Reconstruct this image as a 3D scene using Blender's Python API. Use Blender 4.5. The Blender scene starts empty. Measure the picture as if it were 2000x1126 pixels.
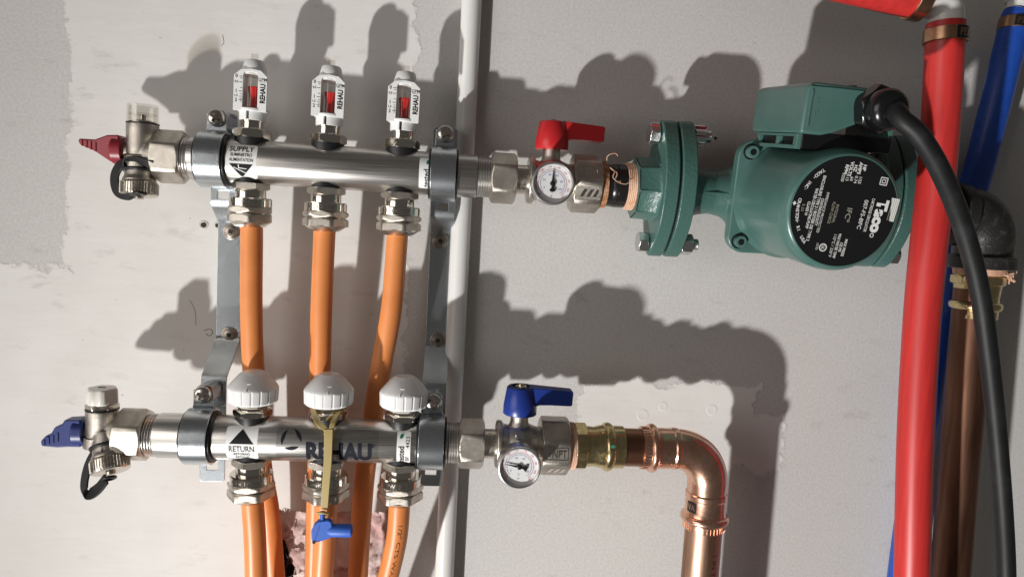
import bpy, bmesh, math, random
from mathutils import Vector, Matrix
random.seed(7)
pi = math.pi
MM = 0.001
scene = bpy.context.scene
COL = scene.collection

# ------------------------------------------------------------------ camera
cam_d = bpy.data.cameras.new('camera'); cam = bpy.data.objects.new('camera', cam_d); COL.objects.link(cam)
yaw, pitch, roll = (math.radians(a) for a in (4.95, 5.0, 3.0))
fw = Vector((math.sin(yaw)*math.cos(pitch), math.cos(yaw)*math.cos(pitch), -math.sin(pitch)))
rt = Vector((math.cos(yaw), -math.sin(yaw), 0)); up = rt.cross(fw)
r2 = math.cos(roll)*rt + math.sin(roll)*up; u2 = -math.sin(roll)*rt + math.cos(roll)*up
m = Matrix((r2, u2, -fw)).transposed().to_4x4(); m.translation = Vector((0, -0.58, 0))
cam.matrix_world = m
cam_d.sensor_width = 36; cam_d.lens = 24.84; cam_d.clip_start = 0.01; cam_d.clip_end = 50
scene.camera = cam

# ------------------------------------------------------------------ ambient, work lamp and fill
world = bpy.data.worlds.new('World'); scene.world = world; world.use_nodes = True
bg = world.node_tree.nodes['Background']
bg.inputs[0].default_value = (1.0, 0.94, 0.88, 1); bg.inputs[1].default_value = 0.075
# the work lamp standing on the floor, low and to the left of the photographer
ld = bpy.data.lights.new('work_lamp', 'SPOT'); lamp = bpy.data.objects.new('work_lamp', ld); COL.objects.link(lamp)
ld.energy = 208; ld.color = (1, 0.98, 0.955); ld.shadow_soft_size = 0.03; ld.spot_size = math.radians(57); ld.spot_blend = 1.0
lamp.location = (-0.98, -1.20, -1.34)
lamp.rotation_euler = (Vector((0.60, 0, 0.20)) - lamp.location).to_track_quat('-Z', 'Y').to_euler()
# unseen soft fill added at the left to lift the shadows
ad = bpy.data.lights.new('fill_lamp', 'AREA'); al = bpy.data.objects.new('fill_lamp', ad); COL.objects.link(al)
ad.shape = 'RECTANGLE'; ad.size = 0.9; ad.size_y = 0.7; ad.energy = 5.4; ad.color = (1, 0.95, 0.9)
al.location = (-1.05, -0.85, 0.05)
al.rotation_euler = (Vector((-0.2, 0, 0)) - al.location).to_track_quat('-Z', 'Y').to_euler()
vs = scene.view_settings
vs.view_transform = 'Standard'; vs.look = 'None'; vs.gamma = 1; vs.exposure = 0.0; vs.use_curve_mapping = False

# ------------------------------------------------------------------ materials
MATS = {}
def mat(name, col, rough=0.5, metal=0.0, bump=None, var=None, stretch=None, rvar=None, coat=0, spec=None, sss=0, extra=None, bump2=None):
    """bump=(scale,strength,distance m) ; var=(scale, colour2, lo, hi) ; stretch = texture scale per axis ; rvar=(scale, rough2)"""
    mt = bpy.data.materials.new(name); mt.use_nodes = True; nt = mt.node_tree; N = nt.nodes; L = nt.links
    b = N['Principled BSDF']
    b.inputs['Base Color'].default_value = (*col, 1); b.inputs['Roughness'].default_value = rough; b.inputs['Metallic'].default_value = metal
    if coat: b.inputs['Coat Weight'].default_value = coat; b.inputs['Coat Roughness'].default_value = 0.08
    if spec is not None: b.inputs['Specular IOR Level'].default_value = spec
    if sss: b.inputs['Subsurface Weight'].default_value = sss; b.inputs['Subsurface Radius'].default_value = (0.004, 0.003, 0.002)
    tc = N.new('ShaderNodeTexCoord'); mp = N.new('ShaderNodeMapping'); L.new(tc.outputs['Object'], mp.inputs[0])
    if stretch: mp.inputs['Scale'].default_value = stretch
    def noise(s, det=4, vec=None):
        n = N.new('ShaderNodeTexNoise'); n.inputs['Scale'].default_value = s; n.inputs['Detail'].default_value = det
        L.new(vec or mp.outputs[0], n.inputs['Vector']); return n
    def ramp(src, lo, hi):
        r = N.new('ShaderNodeMapRange'); r.inputs[1].default_value = lo; r.inputs[2].default_value = hi; L.new(src, r.inputs[0]); return r.outputs[0]
    if var:
        n = noise(var[0], 6); f = ramp(n.outputs['Fac'], var[2], var[3])
        mx = N.new('ShaderNodeMix'); mx.data_type = 'RGBA'; mx.inputs[6].default_value = (*col, 1); mx.inputs[7].default_value = (*var[1], 1)
        L.new(f, mx.inputs[0]); L.new(mx.outputs[2], b.inputs['Base Color'])
    if rvar:
        n = noise(rvar[0], 5); mr = N.new('ShaderNodeMapRange'); mr.inputs[1].default_value = 0.35; mr.inputs[2].default_value = 0.65
        mr.inputs[3].default_value = rough; mr.inputs[4].default_value = rvar[1]; L.new(n.outputs['Fac'], mr.inputs[0]); L.new(mr.outputs[0], b.inputs['Roughness'])
    prev = None
    for bp in (bump, bump2):
        if bp:
            n = noise(bp[0], 3, tc.outputs['Object'] if bp is bump2 else None); bn = N.new('ShaderNodeBump')
            bn.inputs['Strength'].default_value = bp[1]; bn.inputs['Distance'].default_value = bp[2]; L.new(n.outputs['Fac'], bn.inputs['Height'])
            if prev: L.new(prev.outputs[0], bn.inputs['Normal'])
            prev = bn
    if prev: L.new(prev.outputs[0], b.inputs['Normal'])
    if extra: extra(nt, b, tc, mp)
    MATS[name] = mt; return mt

def clear(name, tint, gloss=0.06, ior=0.07):
    mt = bpy.data.materials.new(name); mt.use_nodes = True; nt = mt.node_tree; N = nt.nodes; L = nt.links
    N.remove(N['Principled BSDF']); out = N['Material Output']
    t = N.new('ShaderNodeBsdfTransparent'); t.inputs[0].default_value = (*tint, 1)
    g = N.new('ShaderNodeBsdfGlossy'); g.inputs['Roughness'].default_value = gloss
    mx = N.new('ShaderNodeMixShader'); mx.inputs[0].default_value = ior; L.new(t.outputs[0], mx.inputs[1]); L.new(g.outputs[0], mx.inputs[2]); L.new(mx.outputs[0], out.inputs[0])
    MATS[name] = mt; return mt

mat('nickel', (0.62, 0.57, 0.50), 0.22, 1, bump=(500, .12, .0003), rvar=(300, .34))
mat('nickel_cast', (0.62, 0.575, 0.51), 0.36, 1, bump=(2600, .6, .0003), var=(120, (.47, .43, .38), .4, .65))
mat('nickel_bright', (0.72, 0.67, 0.60), 0.13, 1, bump=(250, .08, .0003))
mat('steel', (0.68, 0.66, 0.63), 0.28, 1, stretch=(.03, 1, 1), bump=(1500, .16, .0003), rvar=(900, .36), var=(700, (.50, .48, .455), .35, .7))
mat('zinc', (0.64, 0.68, 0.71), 0.27, 1, bump=(1500, .28, .0003), var=(1100, (.52, .56, .59), .38, .62), bump2=(40, .10, .0012))
mat('screw_zinc', (0.58, 0.56, 0.52), 0.24, 1, bump=(500, .15, .0003))
mat('bezel', (0.66, 0.66, 0.66), 0.30, 1)
mat('bolt_zinc', (0.62, 0.62, 0.61), 0.27, 1, bump=(600, .15, .0003))
mat('chrome', (0.72, 0.72, 0.72), 0.12, 1)
mat('screw_steel', (0.42, 0.38, 0.33), 0.33, 1, bump=(900, .2, .0003), var=(400, (.26, .23, .2), .4, .7))
mat('brass', (0.66, 0.53, 0.28), 0.20, 1, bump=(300, .2, .0004), rvar=(200, .32), var=(90, (.50, .40, .22), .4, .7))
mat('copper_bright', (0.86, 0.53, 0.39), 0.25, 1, bump=(260, .12, .0004), rvar=(250, .3), var=(70, (.70, .39, .27), .42, .68))
mat('copper_pipe', (0.52, 0.33, 0.235), 0.40, 1, stretch=(1, 1, .12), bump=(700, .15, .0003), var=(130, (.30, .165, .10), .40, .66), rvar=(150, .45))
mat('copper_dull', (0.21, 0.11, 0.072), 0.50, 1, stretch=(1, 1, .1), bump=(600, .15, .0003), var=(110, (.095, .045, .030), .36, .66), rvar=(120, .62))
mat('copper_stub', (0.36, 0.18, 0.11), 0.36, 1, stretch=(.1, 1, 1), bump=(600, .15, .0003), var=(110, (.19, .09, .055), .36, .66))
mat('copper_ring', (0.52, 0.31, 0.19), 0.30, 1, bump=(500, .15, .0003), var=(150, (.36, .2, .12), .4, .7))
mat('orange_pex', (0.74, 0.265, 0.08), 0.42, 0, bump=(180, .05, .0004), var=(40, (.66, .22, .06), .35, .7), sss=.15)
mat('red_pex', (0.56, 0.032, 0.028), 0.40, 0, stretch=(1, 1, .05), bump=(400, .1, .0003), var=(300, (.45, .025, .024), .4, .7), sss=.1)
mat('blue_pex', (0.014, 0.078, 0.42), 0.36, 0, bump=(300, .06, .0003), var=(200, (.012, .062, .36), .4, .7), sss=.1)
mat('white_pex', (0.76, 0.76, 0.74), 0.30, 0, bump=(120, .04, .0004), sss=.6)
mat('white_fitting', (0.72, 0.71, 0.68), 0.30, 0, sss=.2)
mat('white_plastic', (0.80, 0.80, 0.79), 0.28, 0, sss=.06, bump=(300, .03, .0003))
mat('knob_white', (0.78, 0.78, 0.78), 0.24, 0, bump=(160, .05, .0004), sss=.06)
mat('vent_white', (0.74, 0.71, 0.66), 0.30, 0, sss=.3)
mat('red_plastic', (0.50, 0.018, 0.022), 0.33, 0, bump=(350, .06, .0003))
mat('dark_red_plastic', (0.25, 0.016, 0.028), 0.38, 0, bump=(500, .1, .0003))
mat('blue_plastic', (0.012, 0.035, 0.23), 0.33, 0, bump=(350, .08, .0003))
mat('navy_plastic', (0.018, 0.032, 0.16), 0.40, 0, bump=(500, .1, .0003))
mat('key_blue', (0.022, 0.11, 0.50), 0.5, 0, bump=(700, .15, .0003))
mat('float_red', (0.72, 0.02, 0.015), 0.35)
mat('float_base', (0.055, 0.008, 0.008), 0.4)
mat('black_rubber', (0.012, 0.012, 0.013), 0.42, 0, bump=(300, .08, .0003))
mat('black_gloss', (0.006, 0.006, 0.007), 0.24, 0, bump=(200, .05, .0003))
mat('cable_black', (0.008, 0.0085, 0.009), 0.52, 0, bump=(120, .10, .0006), var=(60, (.017, .018, .019), .5, .72), spec=.35)
mat('green_cast', (0.052, 0.124, 0.106), 0.34, 0, bump=(420, .45, .0009), spec=.55, bump2=(1500, .2, .0004))
mat('green_paint', (0.060, 0.138, 0.120), 0.30, 0, bump=(900, .10, .0003), spec=.5, var=(50, (.078, .150, .136), .4, .7))
mat('black_iron', (0.030, 0.029, 0.028), 0.44, .35, bump=(500, .5, .0008), var=(140, (.075, .07, .066), .52, .72))
mat('black_pipe', (0.016, 0.015, 0.014), 0.25, .2, bump=(300, .25, .0005))
mat('label_white', (0.80, 0.80, 0.79), 0.42)
mat('label_black', (0.008, 0.008, 0.009), 0.35)
mat('ink', (0.008, 0.008, 0.009), 0.6, spec=.2)
mat('ink_navy', (0.010, 0.011, 0.020), 0.6, spec=.15)
mat('ink_red', (0.55, 0.06, 0.06), 0.5)
mat('ink_blue', (0.10, 0.14, 0.40), 0.5)
mat('ink_green', (0.01, 0.16, 0.10), 0.5)
mat('ink_brown', (0.10, 0.035, 0.012), 0.5)
mat('print_white', (0.72, 0.72, 0.70), 0.5)
mat('print_dim', (0.34, 0.33, 0.26), 0.5)
mat('paint_red', (0.35, 0.03, 0.05), 0.4)
mat('sticker_silver', (0.62, 0.61, 0.60), 0.28, .8)
mat('rope', (0.72, 0.47, 0.34), 0.75, 0, bump=(1200, .5, .0005), var=(200, (.60, .33, .20), .4, .65))
mat('rope_rust', (0.36, 0.14, 0.045), 0.7, 0, bump=(1200, .5, .0005), var=(250, (.62, .40, .27), .45, .65))
mat('sealant', (0.55, 0.20, 0.02), 0.5, 0, bump=(900, .6, .0006))
mat('tan_rubber', (0.42, 0.32, 0.13), 0.45, 0, bump=(300, .05, .0003), sss=.1)
mat('insulation', (0.52, 0.33, 0.31), 0.95, 0, bump=(300, .4, .002), var=(38, (.72, .57, .53), .42, .62), sss=.3)
mat('gap_shade', (0.035, 0.024, 0.018), 0.8)
mat('paper_torn', (0.62, 0.60, 0.56), 0.9, 0, bump=(900, .5, .0005))
mat('hole_dark', (0.045, 0.03, 0.02), 0.9)  # near-black that paints the shade inside holes and screw recesses
mat('pencil', (0.05, 0.045, 0.042), 0.7)
mat('dial', (0.82, 0.82, 0.83), 0.4)
clear('clear_plastic', (.93, .92, .90), .06)
clear('glass', (.97, .97, .97), .03)
clear('film', (.88, .88, .88), .18, .10)

def wall_material():
    mt = bpy.data.materials.new('wall_paint'); mt.use_nodes = True; nt = mt.node_tree; N = nt.nodes; L = nt.links; b = N['Principled BSDF']
    b.inputs['Roughness'].default_value = 0.82; b.inputs['Specular IOR Level'].default_value = .25
    tc = N.new('ShaderNodeTexCoord'); P = tc.outputs['Object']
    sx = N.new('ShaderNodeSeparateXYZ'); L.new(P, sx.inputs[0])
    def nz(scale, det=5, rough=.5, vec=None):
        n = N.new('ShaderNodeTexNoise'); n.inputs['Scale'].default_value = scale; n.inputs['Detail'].default_value = det; n.inputs['Roughness'].default_value = rough
        L.new(vec or P, n.inputs['Vector']); return n.outputs['Fac']
    def M(op, a, bb=None, c=None):
        n = N.new('ShaderNodeMath'); n.operation = op
        for i, v in enumerate((a, bb, c)):
            if v is None: continue
            if isinstance(v, (int, float)): n.inputs[i].default_value = v
            else: L.new(v, n.inputs[i])
        return n.outputs[0]
    def MR(v, a, bb, c=0, d=1):
        n = N.new('ShaderNodeMapRange'); L.new(v, n.inputs[0])
        for i, k in enumerate((a, bb, c, d)): n.inputs[i+1].default_value = k
        return n.outputs[0]
    def box(cx, cz, hx, hz):
        dx = M('SUBTRACT', M('ABSOLUTE', M('SUBTRACT', sx.outputs[0], cx)), hx); dz = M('SUBTRACT', M('ABSOLUTE', M('SUBTRACT', sx.outputs[2], cz)), hz)
        return M('MAXIMUM', dx, dz)
    rag = M('ADD', M('MULTIPLY', M('SUBTRACT', nz(28, 6, .62), .5), .040), M('MULTIPLY', M('SUBTRACT', nz(160, 5, .6), .5), .012))
    # where joint compound was trowelled over the paper face of the board
    d = M('MINIMUM', box(-.167, .2, .132, 1.2), box(-.6, -.75, .565, .70))
    d2 = M('MINIMUM', box(.190, -.152, .078, .026), box(.24, -.175, .055, .026))
    d = M('MINIMUM', d, d2)
    sd = M('ADD', d, rag)
    comp = MR(sd, .0012, -.0012)
    rim = MR(M('ABSOLUTE', sd), .0022, 0)
    # colours
    def mixc(f, a, bb):
        n = N.new('ShaderNodeMix'); n.data_type = 'RGBA'; L.new(f, n.inputs[0])
        for i, v in ((6, a), (7, bb)):
            if isinstance(v, tuple): n.inputs[i].default_value = (*v, 1)
            else: L.new(v, n.inputs[i])
        return n.outputs[2]
    paper = mixc(MR(nz(480, 4, .6), .34, .66), (.525, .512, .495), (.62, .607, .588))
    compound = mixc(MR(nz(22, 5), .35, .68), (.705, .688, .660), (.745, .732, .708))
    c = mixc(comp, paper, compound)
    c = mixc(M('MULTIPLY', rim, .22), c, (.46, .44, .41))
    # handling marks and scuffs
    mp = N.new('ShaderNodeMapping'); mp.inputs['Rotation'].default_value = (0, .5, 0); mp.inputs['Scale'].default_value = (1, 1, 2.6); L.new(P, mp.inputs[0])
    scuff = M('MULTIPLY', MR(nz(26, 8, .68, mp.outputs[0]), .57, .72), MR(nz(9, 2), .40, .58))
    c = mixc(M('MULTIPLY', scuff, .40), c, (.27, .24, .22))
    speck = MR(nz(210, 2, .5), .745, .78)
    c = mixc(M('MULTIPLY', speck, .55), c, (.16, .13, .11))
    smut = M('MULTIPLY', MR(nz(5.5, 3), .48, .75), .14)
    c = mixc(smut, c, (.36, .32, .29))
    L.new(c, b.inputs['Base Color'])
    # relief: paper grain, trowel swirls, the edge of the compound
    hp = M('MULTIPLY', nz(900, 3), M('SUBTRACT', 1.0, M('MULTIPLY', comp, .6)))
    mp2 = N.new('ShaderNodeMapping'); mp2.inputs['Rotation'].default_value = (0, -.35, 0); mp2.inputs['Scale'].default_value = (.35, 1, 1.6); L.new(P, mp2.inputs[0])
    hw = M('MULTIPLY', nz(60, 4, .5, mp2.outputs[0]), M('ADD', M('MULTIPLY', comp, 1.6), .5))
    h = M('ADD', M('ADD', M('MULTIPLY', hp, .22), M('MULTIPLY', hw, .55)), M('MULTIPLY', comp, .55))
    bn = N.new('ShaderNodeBump'); bn.inputs['Strength'].default_value = .55; bn.inputs['Distance'].default_value = .0006
    L.new(h, bn.inputs['Height']); L.new(bn.outputs[0], b.inputs['Normal'])
    MATS['wall_paint'] = mt
wall_material()

# ------------------------------------------------------------------ mesh helpers (all in millimetres)
X, Y, Z = Vector((1, 0, 0)), Vector((0, 1, 0)), Vector((0, 0, 1))
def V(p): return Vector(p)
def NB(): return bmesh.new()
def frame(ax, ref=None):
    ax = V(ax).normalized(); ref = V(ref) if ref is not None else (Z if abs(ax.z) < .9 else X)
    a = (ref - ax*ref.dot(ax)).normalized(); return a, ax.cross(a), ax
def rings(bm, rows, closed=False, cap=True):
    """rows: list of lists of points (or single-point lists) -> skin"""
    vr = [[bm.verts.new(p) for p in row] for row in rows]
    n = max(len(r) for r in vr)
    pairs = list(zip(vr[:-1], vr[1:])) + ([(vr[-1], vr[0])] if closed else [])
    for a, b in pairs:
        for i in range(n):
            j = (i+1) % n
            q = [a[i % len(a)], a[j % len(a)], b[j % len(b)], b[i % len(b)]]
            u = []
            for v in q:
                if v not in u: u.append(v)
            if len(u) >= 3:
                try: bm.faces.new(u)
                except ValueError: pass
    if cap and not closed:
        for r in (vr[0], vr[-1]):
            if len(r) > 2: bm.faces.new(r)
def lathe(bm, prof, o=(0, 0, 0), ax=(1, 0, 0), n=48, rf=None, closed=False, cap=True, ref=None):
    a, b, c = frame(ax, ref); o = V(o); rows = []
    for t, r in prof:
        if r < 1e-5: rows.append([o + c*t]); continue
        row = []
        for i in range(n):
            th = 2*pi*i/n; rr = rf(th, t, r) if rf else r
            row.append(o + c*t + (a*math.cos(th) + b*math.sin(th))*rr)
        rows.append(row)
    rings(bm, rows, closed, cap)
def torus(bm, R, r, o=(0, 0, 0), ax=(1, 0, 0), n=40, k=10, sq=1.0):
    lathe(bm, [(r*sq*math.sin(2*pi*i/k), R + r*math.cos(2*pi*i/k)) for i in range(k)], o, ax, n, closed=True)
def nut(bm, t0, t1, af, o=(0, 0, 0), ax=(1, 0, 0), ph=0.0, c0=1, c1=1, k=1.7, n=72, ref=None, cut=1.0, sides=6):
    step = 2*pi/sides; R = af/2/math.cos(step/2)
    def hr(th):
        mth = ((th - ph) % step) - step/2
        return af/2/math.cos(mth)
    dt = (R - af/2*cut*.985)/k
    prof = []
    if c0: prof += [(t0 + dt*i/4, af/2*.985*cut + k*dt*i/4) for i in range(4)]
    prof += [(t0 + (dt if c0 else 0), R+1), (t1 - (dt if c1 else 0), R+1)]
    if c1: prof += [(t1 - dt*i/4, af/2*.985*cut + k*dt*i/4) for i in (3, 2, 1, 0)]
    lathe(bm, prof, o, ax, n, rf=lambda th, t, r: min(r, hr(th)), ref=ref)
def catmull(pts, k=8):
    pts = [V(p) for p in pts]; P = [2*pts[0]-pts[1]] + pts + [2*pts[-1]-pts[-2]]; out = []
    for i in range(1, len(P)-2):
        p0, p1, p2, p3 = P[i-1:i+3]
        for j in range(k):
            t = j/k
            out.append(.5*((2*p1) + (p2-p0)*t + (2*p0-5*p1+4*p2-p3)*t*t + (3*p1-p0-3*p2+p3)*t**3))
    out.append(pts[-1]); return out
def tube(bm, pts, r, n=28, smooth=8, cap=True, ref=None):
    if smooth: pts = catmull(pts, smooth)
    pts = [V(p) for p in pts]; rows = []; a = None
    for i, p in enumerate(pts):
        t = (pts[min(i+1, len(pts)-1)] - pts[max(i-1, 0)]).normalized()
        if a is None: a = frame(t, ref)[0]
        a = (a - t*a.dot(t)).normalized(); b = t.cross(a)
        rr = r(i/(len(pts)-1)) if callable(r) else r
        rows.append([p + (a*math.cos(2*pi*j/n) + b*math.sin(2*pi*j/n))*rr for j in range(n)])
    rings(bm, rows, cap=cap)
def band(bm, pts, w, t, wdir, smooth=6):
    if smooth: pts = catmull(pts, smooth)
    pts = [V(p) for p in pts]; rows = []
    for i, p in enumerate(pts):
        T = (pts[min(i+1, len(pts)-1)] - pts[max(i-1, 0)]).normalized()
        W = V(wdir(i/(len(pts)-1)) if callable(wdir) else wdir); W = (W - T*W.dot(T)).normalized(); Nn = T.cross(W)
        ww = w(i/(len(pts)-1)) if callable(w) else w
        rows.append([p + W*ww/2*a + Nn*t/2*b for a, b in ((1, 1), (-1, 1), (-1, -1), (1, -1))])
    rings(bm, rows)
def prism(bm, poly, o=(0, 0, 0), u=X, v=Z, w=Y, d0=0, d1=1, taper=None):
    o = V(o); rows = []
    for d in (d0, d1):
        rows.append([o + u*p[0] + v*p[1] + w*d for p in poly])
    rings(bm, rows)
def box(bm, c, s, rot=None):
    mtx = Matrix.Translation(V(c)) @ ((rot.to_4x4() if rot else Matrix.Identity(4))) @ Matrix.Diagonal((*s, 1))
    bmesh.ops.create_cube(bm, size=1, matrix=mtx)
def rrect(w, h, r, k=5, cx=0, cy=0):
    out = []
    for sx_, sy_, a0 in ((1, 1, 0), (-1, 1, pi/2), (-1, -1, pi), (1, -1, 3*pi/2)):
        for i in range(k+1):
            a = a0 + pi/2*i/k; out.append((cx + sx_*(w/2-r) + r*math.cos(a), cy + sy_*(h/2-r) + r*math.sin(a)))
    return out
def circ(r, n=32, cx=0, cy=0): return [(cx + r*math.cos(2*pi*i/n), cy + r*math.sin(2*pi*i/n)) for i in range(n)]

def finish(bm, name, material, sharp=38):
    bmesh.ops.remove_doubles(bm, verts=bm.verts, dist=1e-4)
    bmesh.ops.recalc_face_normals(bm, faces=bm.faces)
    bmesh.ops.scale(bm, vec=(MM, MM, MM), verts=bm.verts)
    me = bpy.data.meshes.new(name); bm.to_mesh(me); bm.free()
    me.shade_smooth()
    if sharp: me.set_sharp_from_angle(angle=math.radians(sharp))
    me.materials.append(MATS[material]); return me
def obj(name, bm, material, parent=None, bev=0, sharp=38, remesh=0, smooth_it=4):
    me = finish(bm, name, material, None if remesh else sharp)
    o = bpy.data.objects.new(name, me); COL.objects.link(o)
    if parent: o.parent = parent
    if remesh:
        r = o.modifiers.new('remesh', 'REMESH'); r.mode = 'VOXEL'; r.voxel_size = remesh*MM; r.use_smooth_shade = True
        s = o.modifiers.new('smooth', 'SMOOTH'); s.iterations = smooth_it; s.factor = .5
    if bev:
        b = o.modifiers.new('bevel', 'BEVEL'); b.width = bev*MM; b.segments = 2; b.limit_method = 'ANGLE'; b.angle_limit = math.radians(40); b.harden_normals = True
    return o
def tag(o, label=None, cat=None, group=None, kind=None):
    if label: o['label'] = label
    if cat: o['category'] = cat
    if group: o['group'] = group
    if kind: o['kind'] = kind
    return o
def thing(name, label, cat, loc, group=None, rot=(0, 0, 0)):
    o = bpy.data.objects.new(name, None); COL.objects.link(o); o.empty_display_size = .01
    o.location = V(loc)*MM; o.rotation_euler = rot
    return tag(o, label, cat, group)
def dup(root, loc, label, rot=None):
    r = root.copy(); COL.objects.link(r); r.location = V(loc)*MM; r['label'] = label
    if rot: r.rotation_euler = rot
    for ch in list(root.children):
        c = ch.copy(); COL.objects.link(c); c.parent = r
        for g in ch.children:
            d = g.copy(); COL.objects.link(d); d.parent = c
    return r

# flat print: 2D shapes laid on a surface
class Print:
    def __init__(s): s.polys = []            # list of (verts2d, faces)
    def poly(s, pts): s.polys.append(([tuple(p) for p in pts], [list(range(len(pts)))])); return s
    def rect(s, cx, cy, w, h): return s.poly([(cx-w/2, cy-h/2), (cx+w/2, cy-h/2), (cx+w/2, cy+h/2), (cx-w/2, cy+h/2)])
    def ring(s, cx, cy, r0, r1, n=32, a0=0, a1=2*pi):
        p = [(cx+r*math.cos(a0+(a1-a0)*i/n), cy+r*math.sin(a0+(a1-a0)*i/n)) for r in (r0, r1) for i in range(n+1)]
        s.polys.append((p, [[i, i+1, n+2+i, n+1+i] for i in range(n)])); return s
    def text(s, body, cx, cy, size, width=None, rot=0, bold=0.0, align='CENTER', space=1.0, xs=1.0):
        cu = bpy.data.curves.new('lettering', 'FONT'); cu.body = body; cu.size = 1; cu.align_x = 'CENTER'; cu.align_y = 'CENTER'; cu.offset = bold; cu.space_character = space
        cu.resolution_u = 3
        t = bpy.data.objects.new('lettering', cu); me = t.to_mesh()
        vs_ = [(v.co.x, v.co.y) for v in me.vertices]; fs = [list(p.vertices) for p in me.polygons]
        t.to_mesh_clear(); bpy.data.objects.remove(t); bpy.data.curves.remove(cu)
        if not vs_: return s
        x0, x1 = min(v[0] for v in vs_), max(v[0] for v in vs_); y0, y1 = min(v[1] for v in vs_), max(v[1] for v in vs_)
        sc = size/0.70                      # size = cap height
        kx = (width/((x1-x0))) if width else sc*xs
        ca, sa = math.cos(rot), math.sin(rot); xm = (x0+x1)/2; ym = .35 if False else (y0+y1)/2
        if align == 'LEFT': xm = x0
        out = []
        for x, y in vs_:
            x = (x-xm)*kx; y = (y-ym)*sc; out.append((cx + x*ca - y*sa, cy + x*sa + y*ca))
        s.polys.append((out, fs)); return s
    def build(s, fn, cut=None):
        bm = NB()
        for vs_, fs in s.polys:
            vv = [bm.verts.new((x, y, 0)) for x, y in vs_]
            for f in fs:
                try: bm.faces.new([vv[i] for i in f])
                except ValueError: pass
        if cut:                              # cut=(axis, step) so that the print can bend
            ax_, st = cut; vals = [v.co[ax_] for v in bm.verts]; k = math.floor(min(vals)/st)+1
            while k*st < max(vals):
                co = Vector((0, 0, 0)); co[ax_] = k*st; no = Vector((0, 0, 0)); no[ax_] = 1
                bmesh.ops.bisect_plane(bm, geom=bm.verts[:]+bm.edges[:]+bm.faces[:], plane_co=co, plane_no=no); k += 1
        for v in bm.verts: v.co = fn(v.co.x, v.co.y)
        return bm
    def put(s, name, fn, material, parent, cut=None, out=(0, -1, 0)):
        bm = s.build(fn, cut)
        bmesh.ops.triangulate(bm, faces=bm.faces[:])
        me = finish(bm, name, material, None)
        o = bpy.data.objects.new(name, me); COL.objects.link(o); o.parent = parent; return o
def on_barrel(R, x0=0, phi0=0, lift=.15):
    def fn(x, s):
        ph = math.radians(phi0) + s/R; return Vector((x0+x, -(R+lift)*math.cos(ph), (R+lift)*math.sin(ph)))
    return fn
def on_post(R, z0=0, th0=0, lift=.15, ax0=0, ay0=0):       # vertical cylinder, front = -Y
    def fn(s, z):
        th = math.radians(th0) + s/R; return Vector((ax0 + (R+lift)*math.sin(th), ay0 - (R+lift)*math.cos(th), z0+z))
    return fn
def on_front(y): return lambda x, z: Vector((x, y, z))

# ------------------------------------------------------------------ the wall and what shows through its opening
def build_wall():
    bm = NB(); x0, x1, z0, z1 = -900, 1000, -800, 700; hx0, hx1, hz0, hz1 = -136, -36, -420, -243
    rag_top = [(hx0 + (hx1-hx0)*i/24, hz1 + random.uniform(-1.2, 1.2) + 1.5*math.sin(i*.9)) for i in range(25)]
    rag_l = [(hx0 + random.uniform(-.8, .8), hz1 + (hz0-hz1)*i/10) for i in range(1, 11)]
    rag_r = [(hx1 + random.uniform(-.8, .8), hz0 + (hz1-hz0)*i/10) for i in range(0, 10)]
    hole = rag_top + rag_r[::-1] + rag_l[::-1]
    def fan(y):
        hv = [bm.verts.new((a, y, b)) for a, b in hole]
        top = hv[:25]; rr = hv[25:35]; ll = hv[35:]
        c = [bm.verts.new((a, y, b)) for a, b in ((x0, z1), (x1, z1), (x1, z0), (x0, z0))]
        bm.faces.new([c[0], *top, c[1]]); bm.faces.new([c[1], top[-1], *rr, c[2]]); bm.faces.new([c[0], c[3], *ll, top[0]]) if False else bm.faces.new([c[3], *ll, top[0], c[0]])
        bm.faces.new([c[2], rr[-1], ll[0], c[3]])
        return hv
    a = fan(0); b = fan(12.7)
    for i in range(len(a)): bm.faces.new([a[i], a[(i+1) % len(a)], b[(i+1) % len(a)], b[i]])
    o = obj('wall', bm, 'wall_paint', sharp=30); return tag(o, 'off-white plastered wall with grey bare patches, shadows and scuffs', None, None, 'structure')
wall = build_wall()
# torn drywall paper at the lip of the opening
bm = NB()
for i in range(70):
    x = random.uniform(-134, -38); l = random.uniform(1.2, 3.4); w = random.uniform(.8, 2.4)
    p = V((x, random.uniform(-.6, 1.5), -242.5 + random.uniform(-1.0, 1.2))); q = p + V((random.uniform(-1, 1), random.uniform(-1.2, .4), -l))
    f = [bm.verts.new(p), bm.verts.new(p + X*w), bm.verts.new(q + X*w*.5)]; bm.faces.new(f)
tag(obj('torn_paper', bm, 'paper_torn', wall), kind='stuff')
# screw holes (uncut, their shade painted as dark discs), dents and filled nail heads in the wall
def dent(x, z, r, dark=True):
    bm = NB(); n = 14
    rows = []
    for k, (rr, yy) in enumerate(((1.25, -.05), (1.05, -.55), (.8, -.35))):
        rows.append([V((x + r*rr*math.cos(2*pi*i/n)*random.uniform(.8, 1.15), yy, z + r*rr*math.sin(2*pi*i/n)*random.uniform(.8, 1.15))) for i in range(n)])
    rings(bm, rows, cap=False); obj('torn_rim', bm, 'paper_torn', wall)
    bm = NB(); rings(bm, [[V((x + .85*r*math.cos(2*pi*i/n)*random.uniform(.75, 1.1), -.25, z + .85*r*math.sin(2*pi*i/n)*random.uniform(.75, 1.1))) for i in range(n)], [V((x, -.12, z))]], cap=False)
    obj('screw_hole', bm, 'hole_dark' if dark else 'wall_paint', wall)
for d in ((-197.1, -11.5, 3.0), (-186.5, -11.3, 2.3), (212.9, 81.6, 1.7)): dent(*d)
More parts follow.
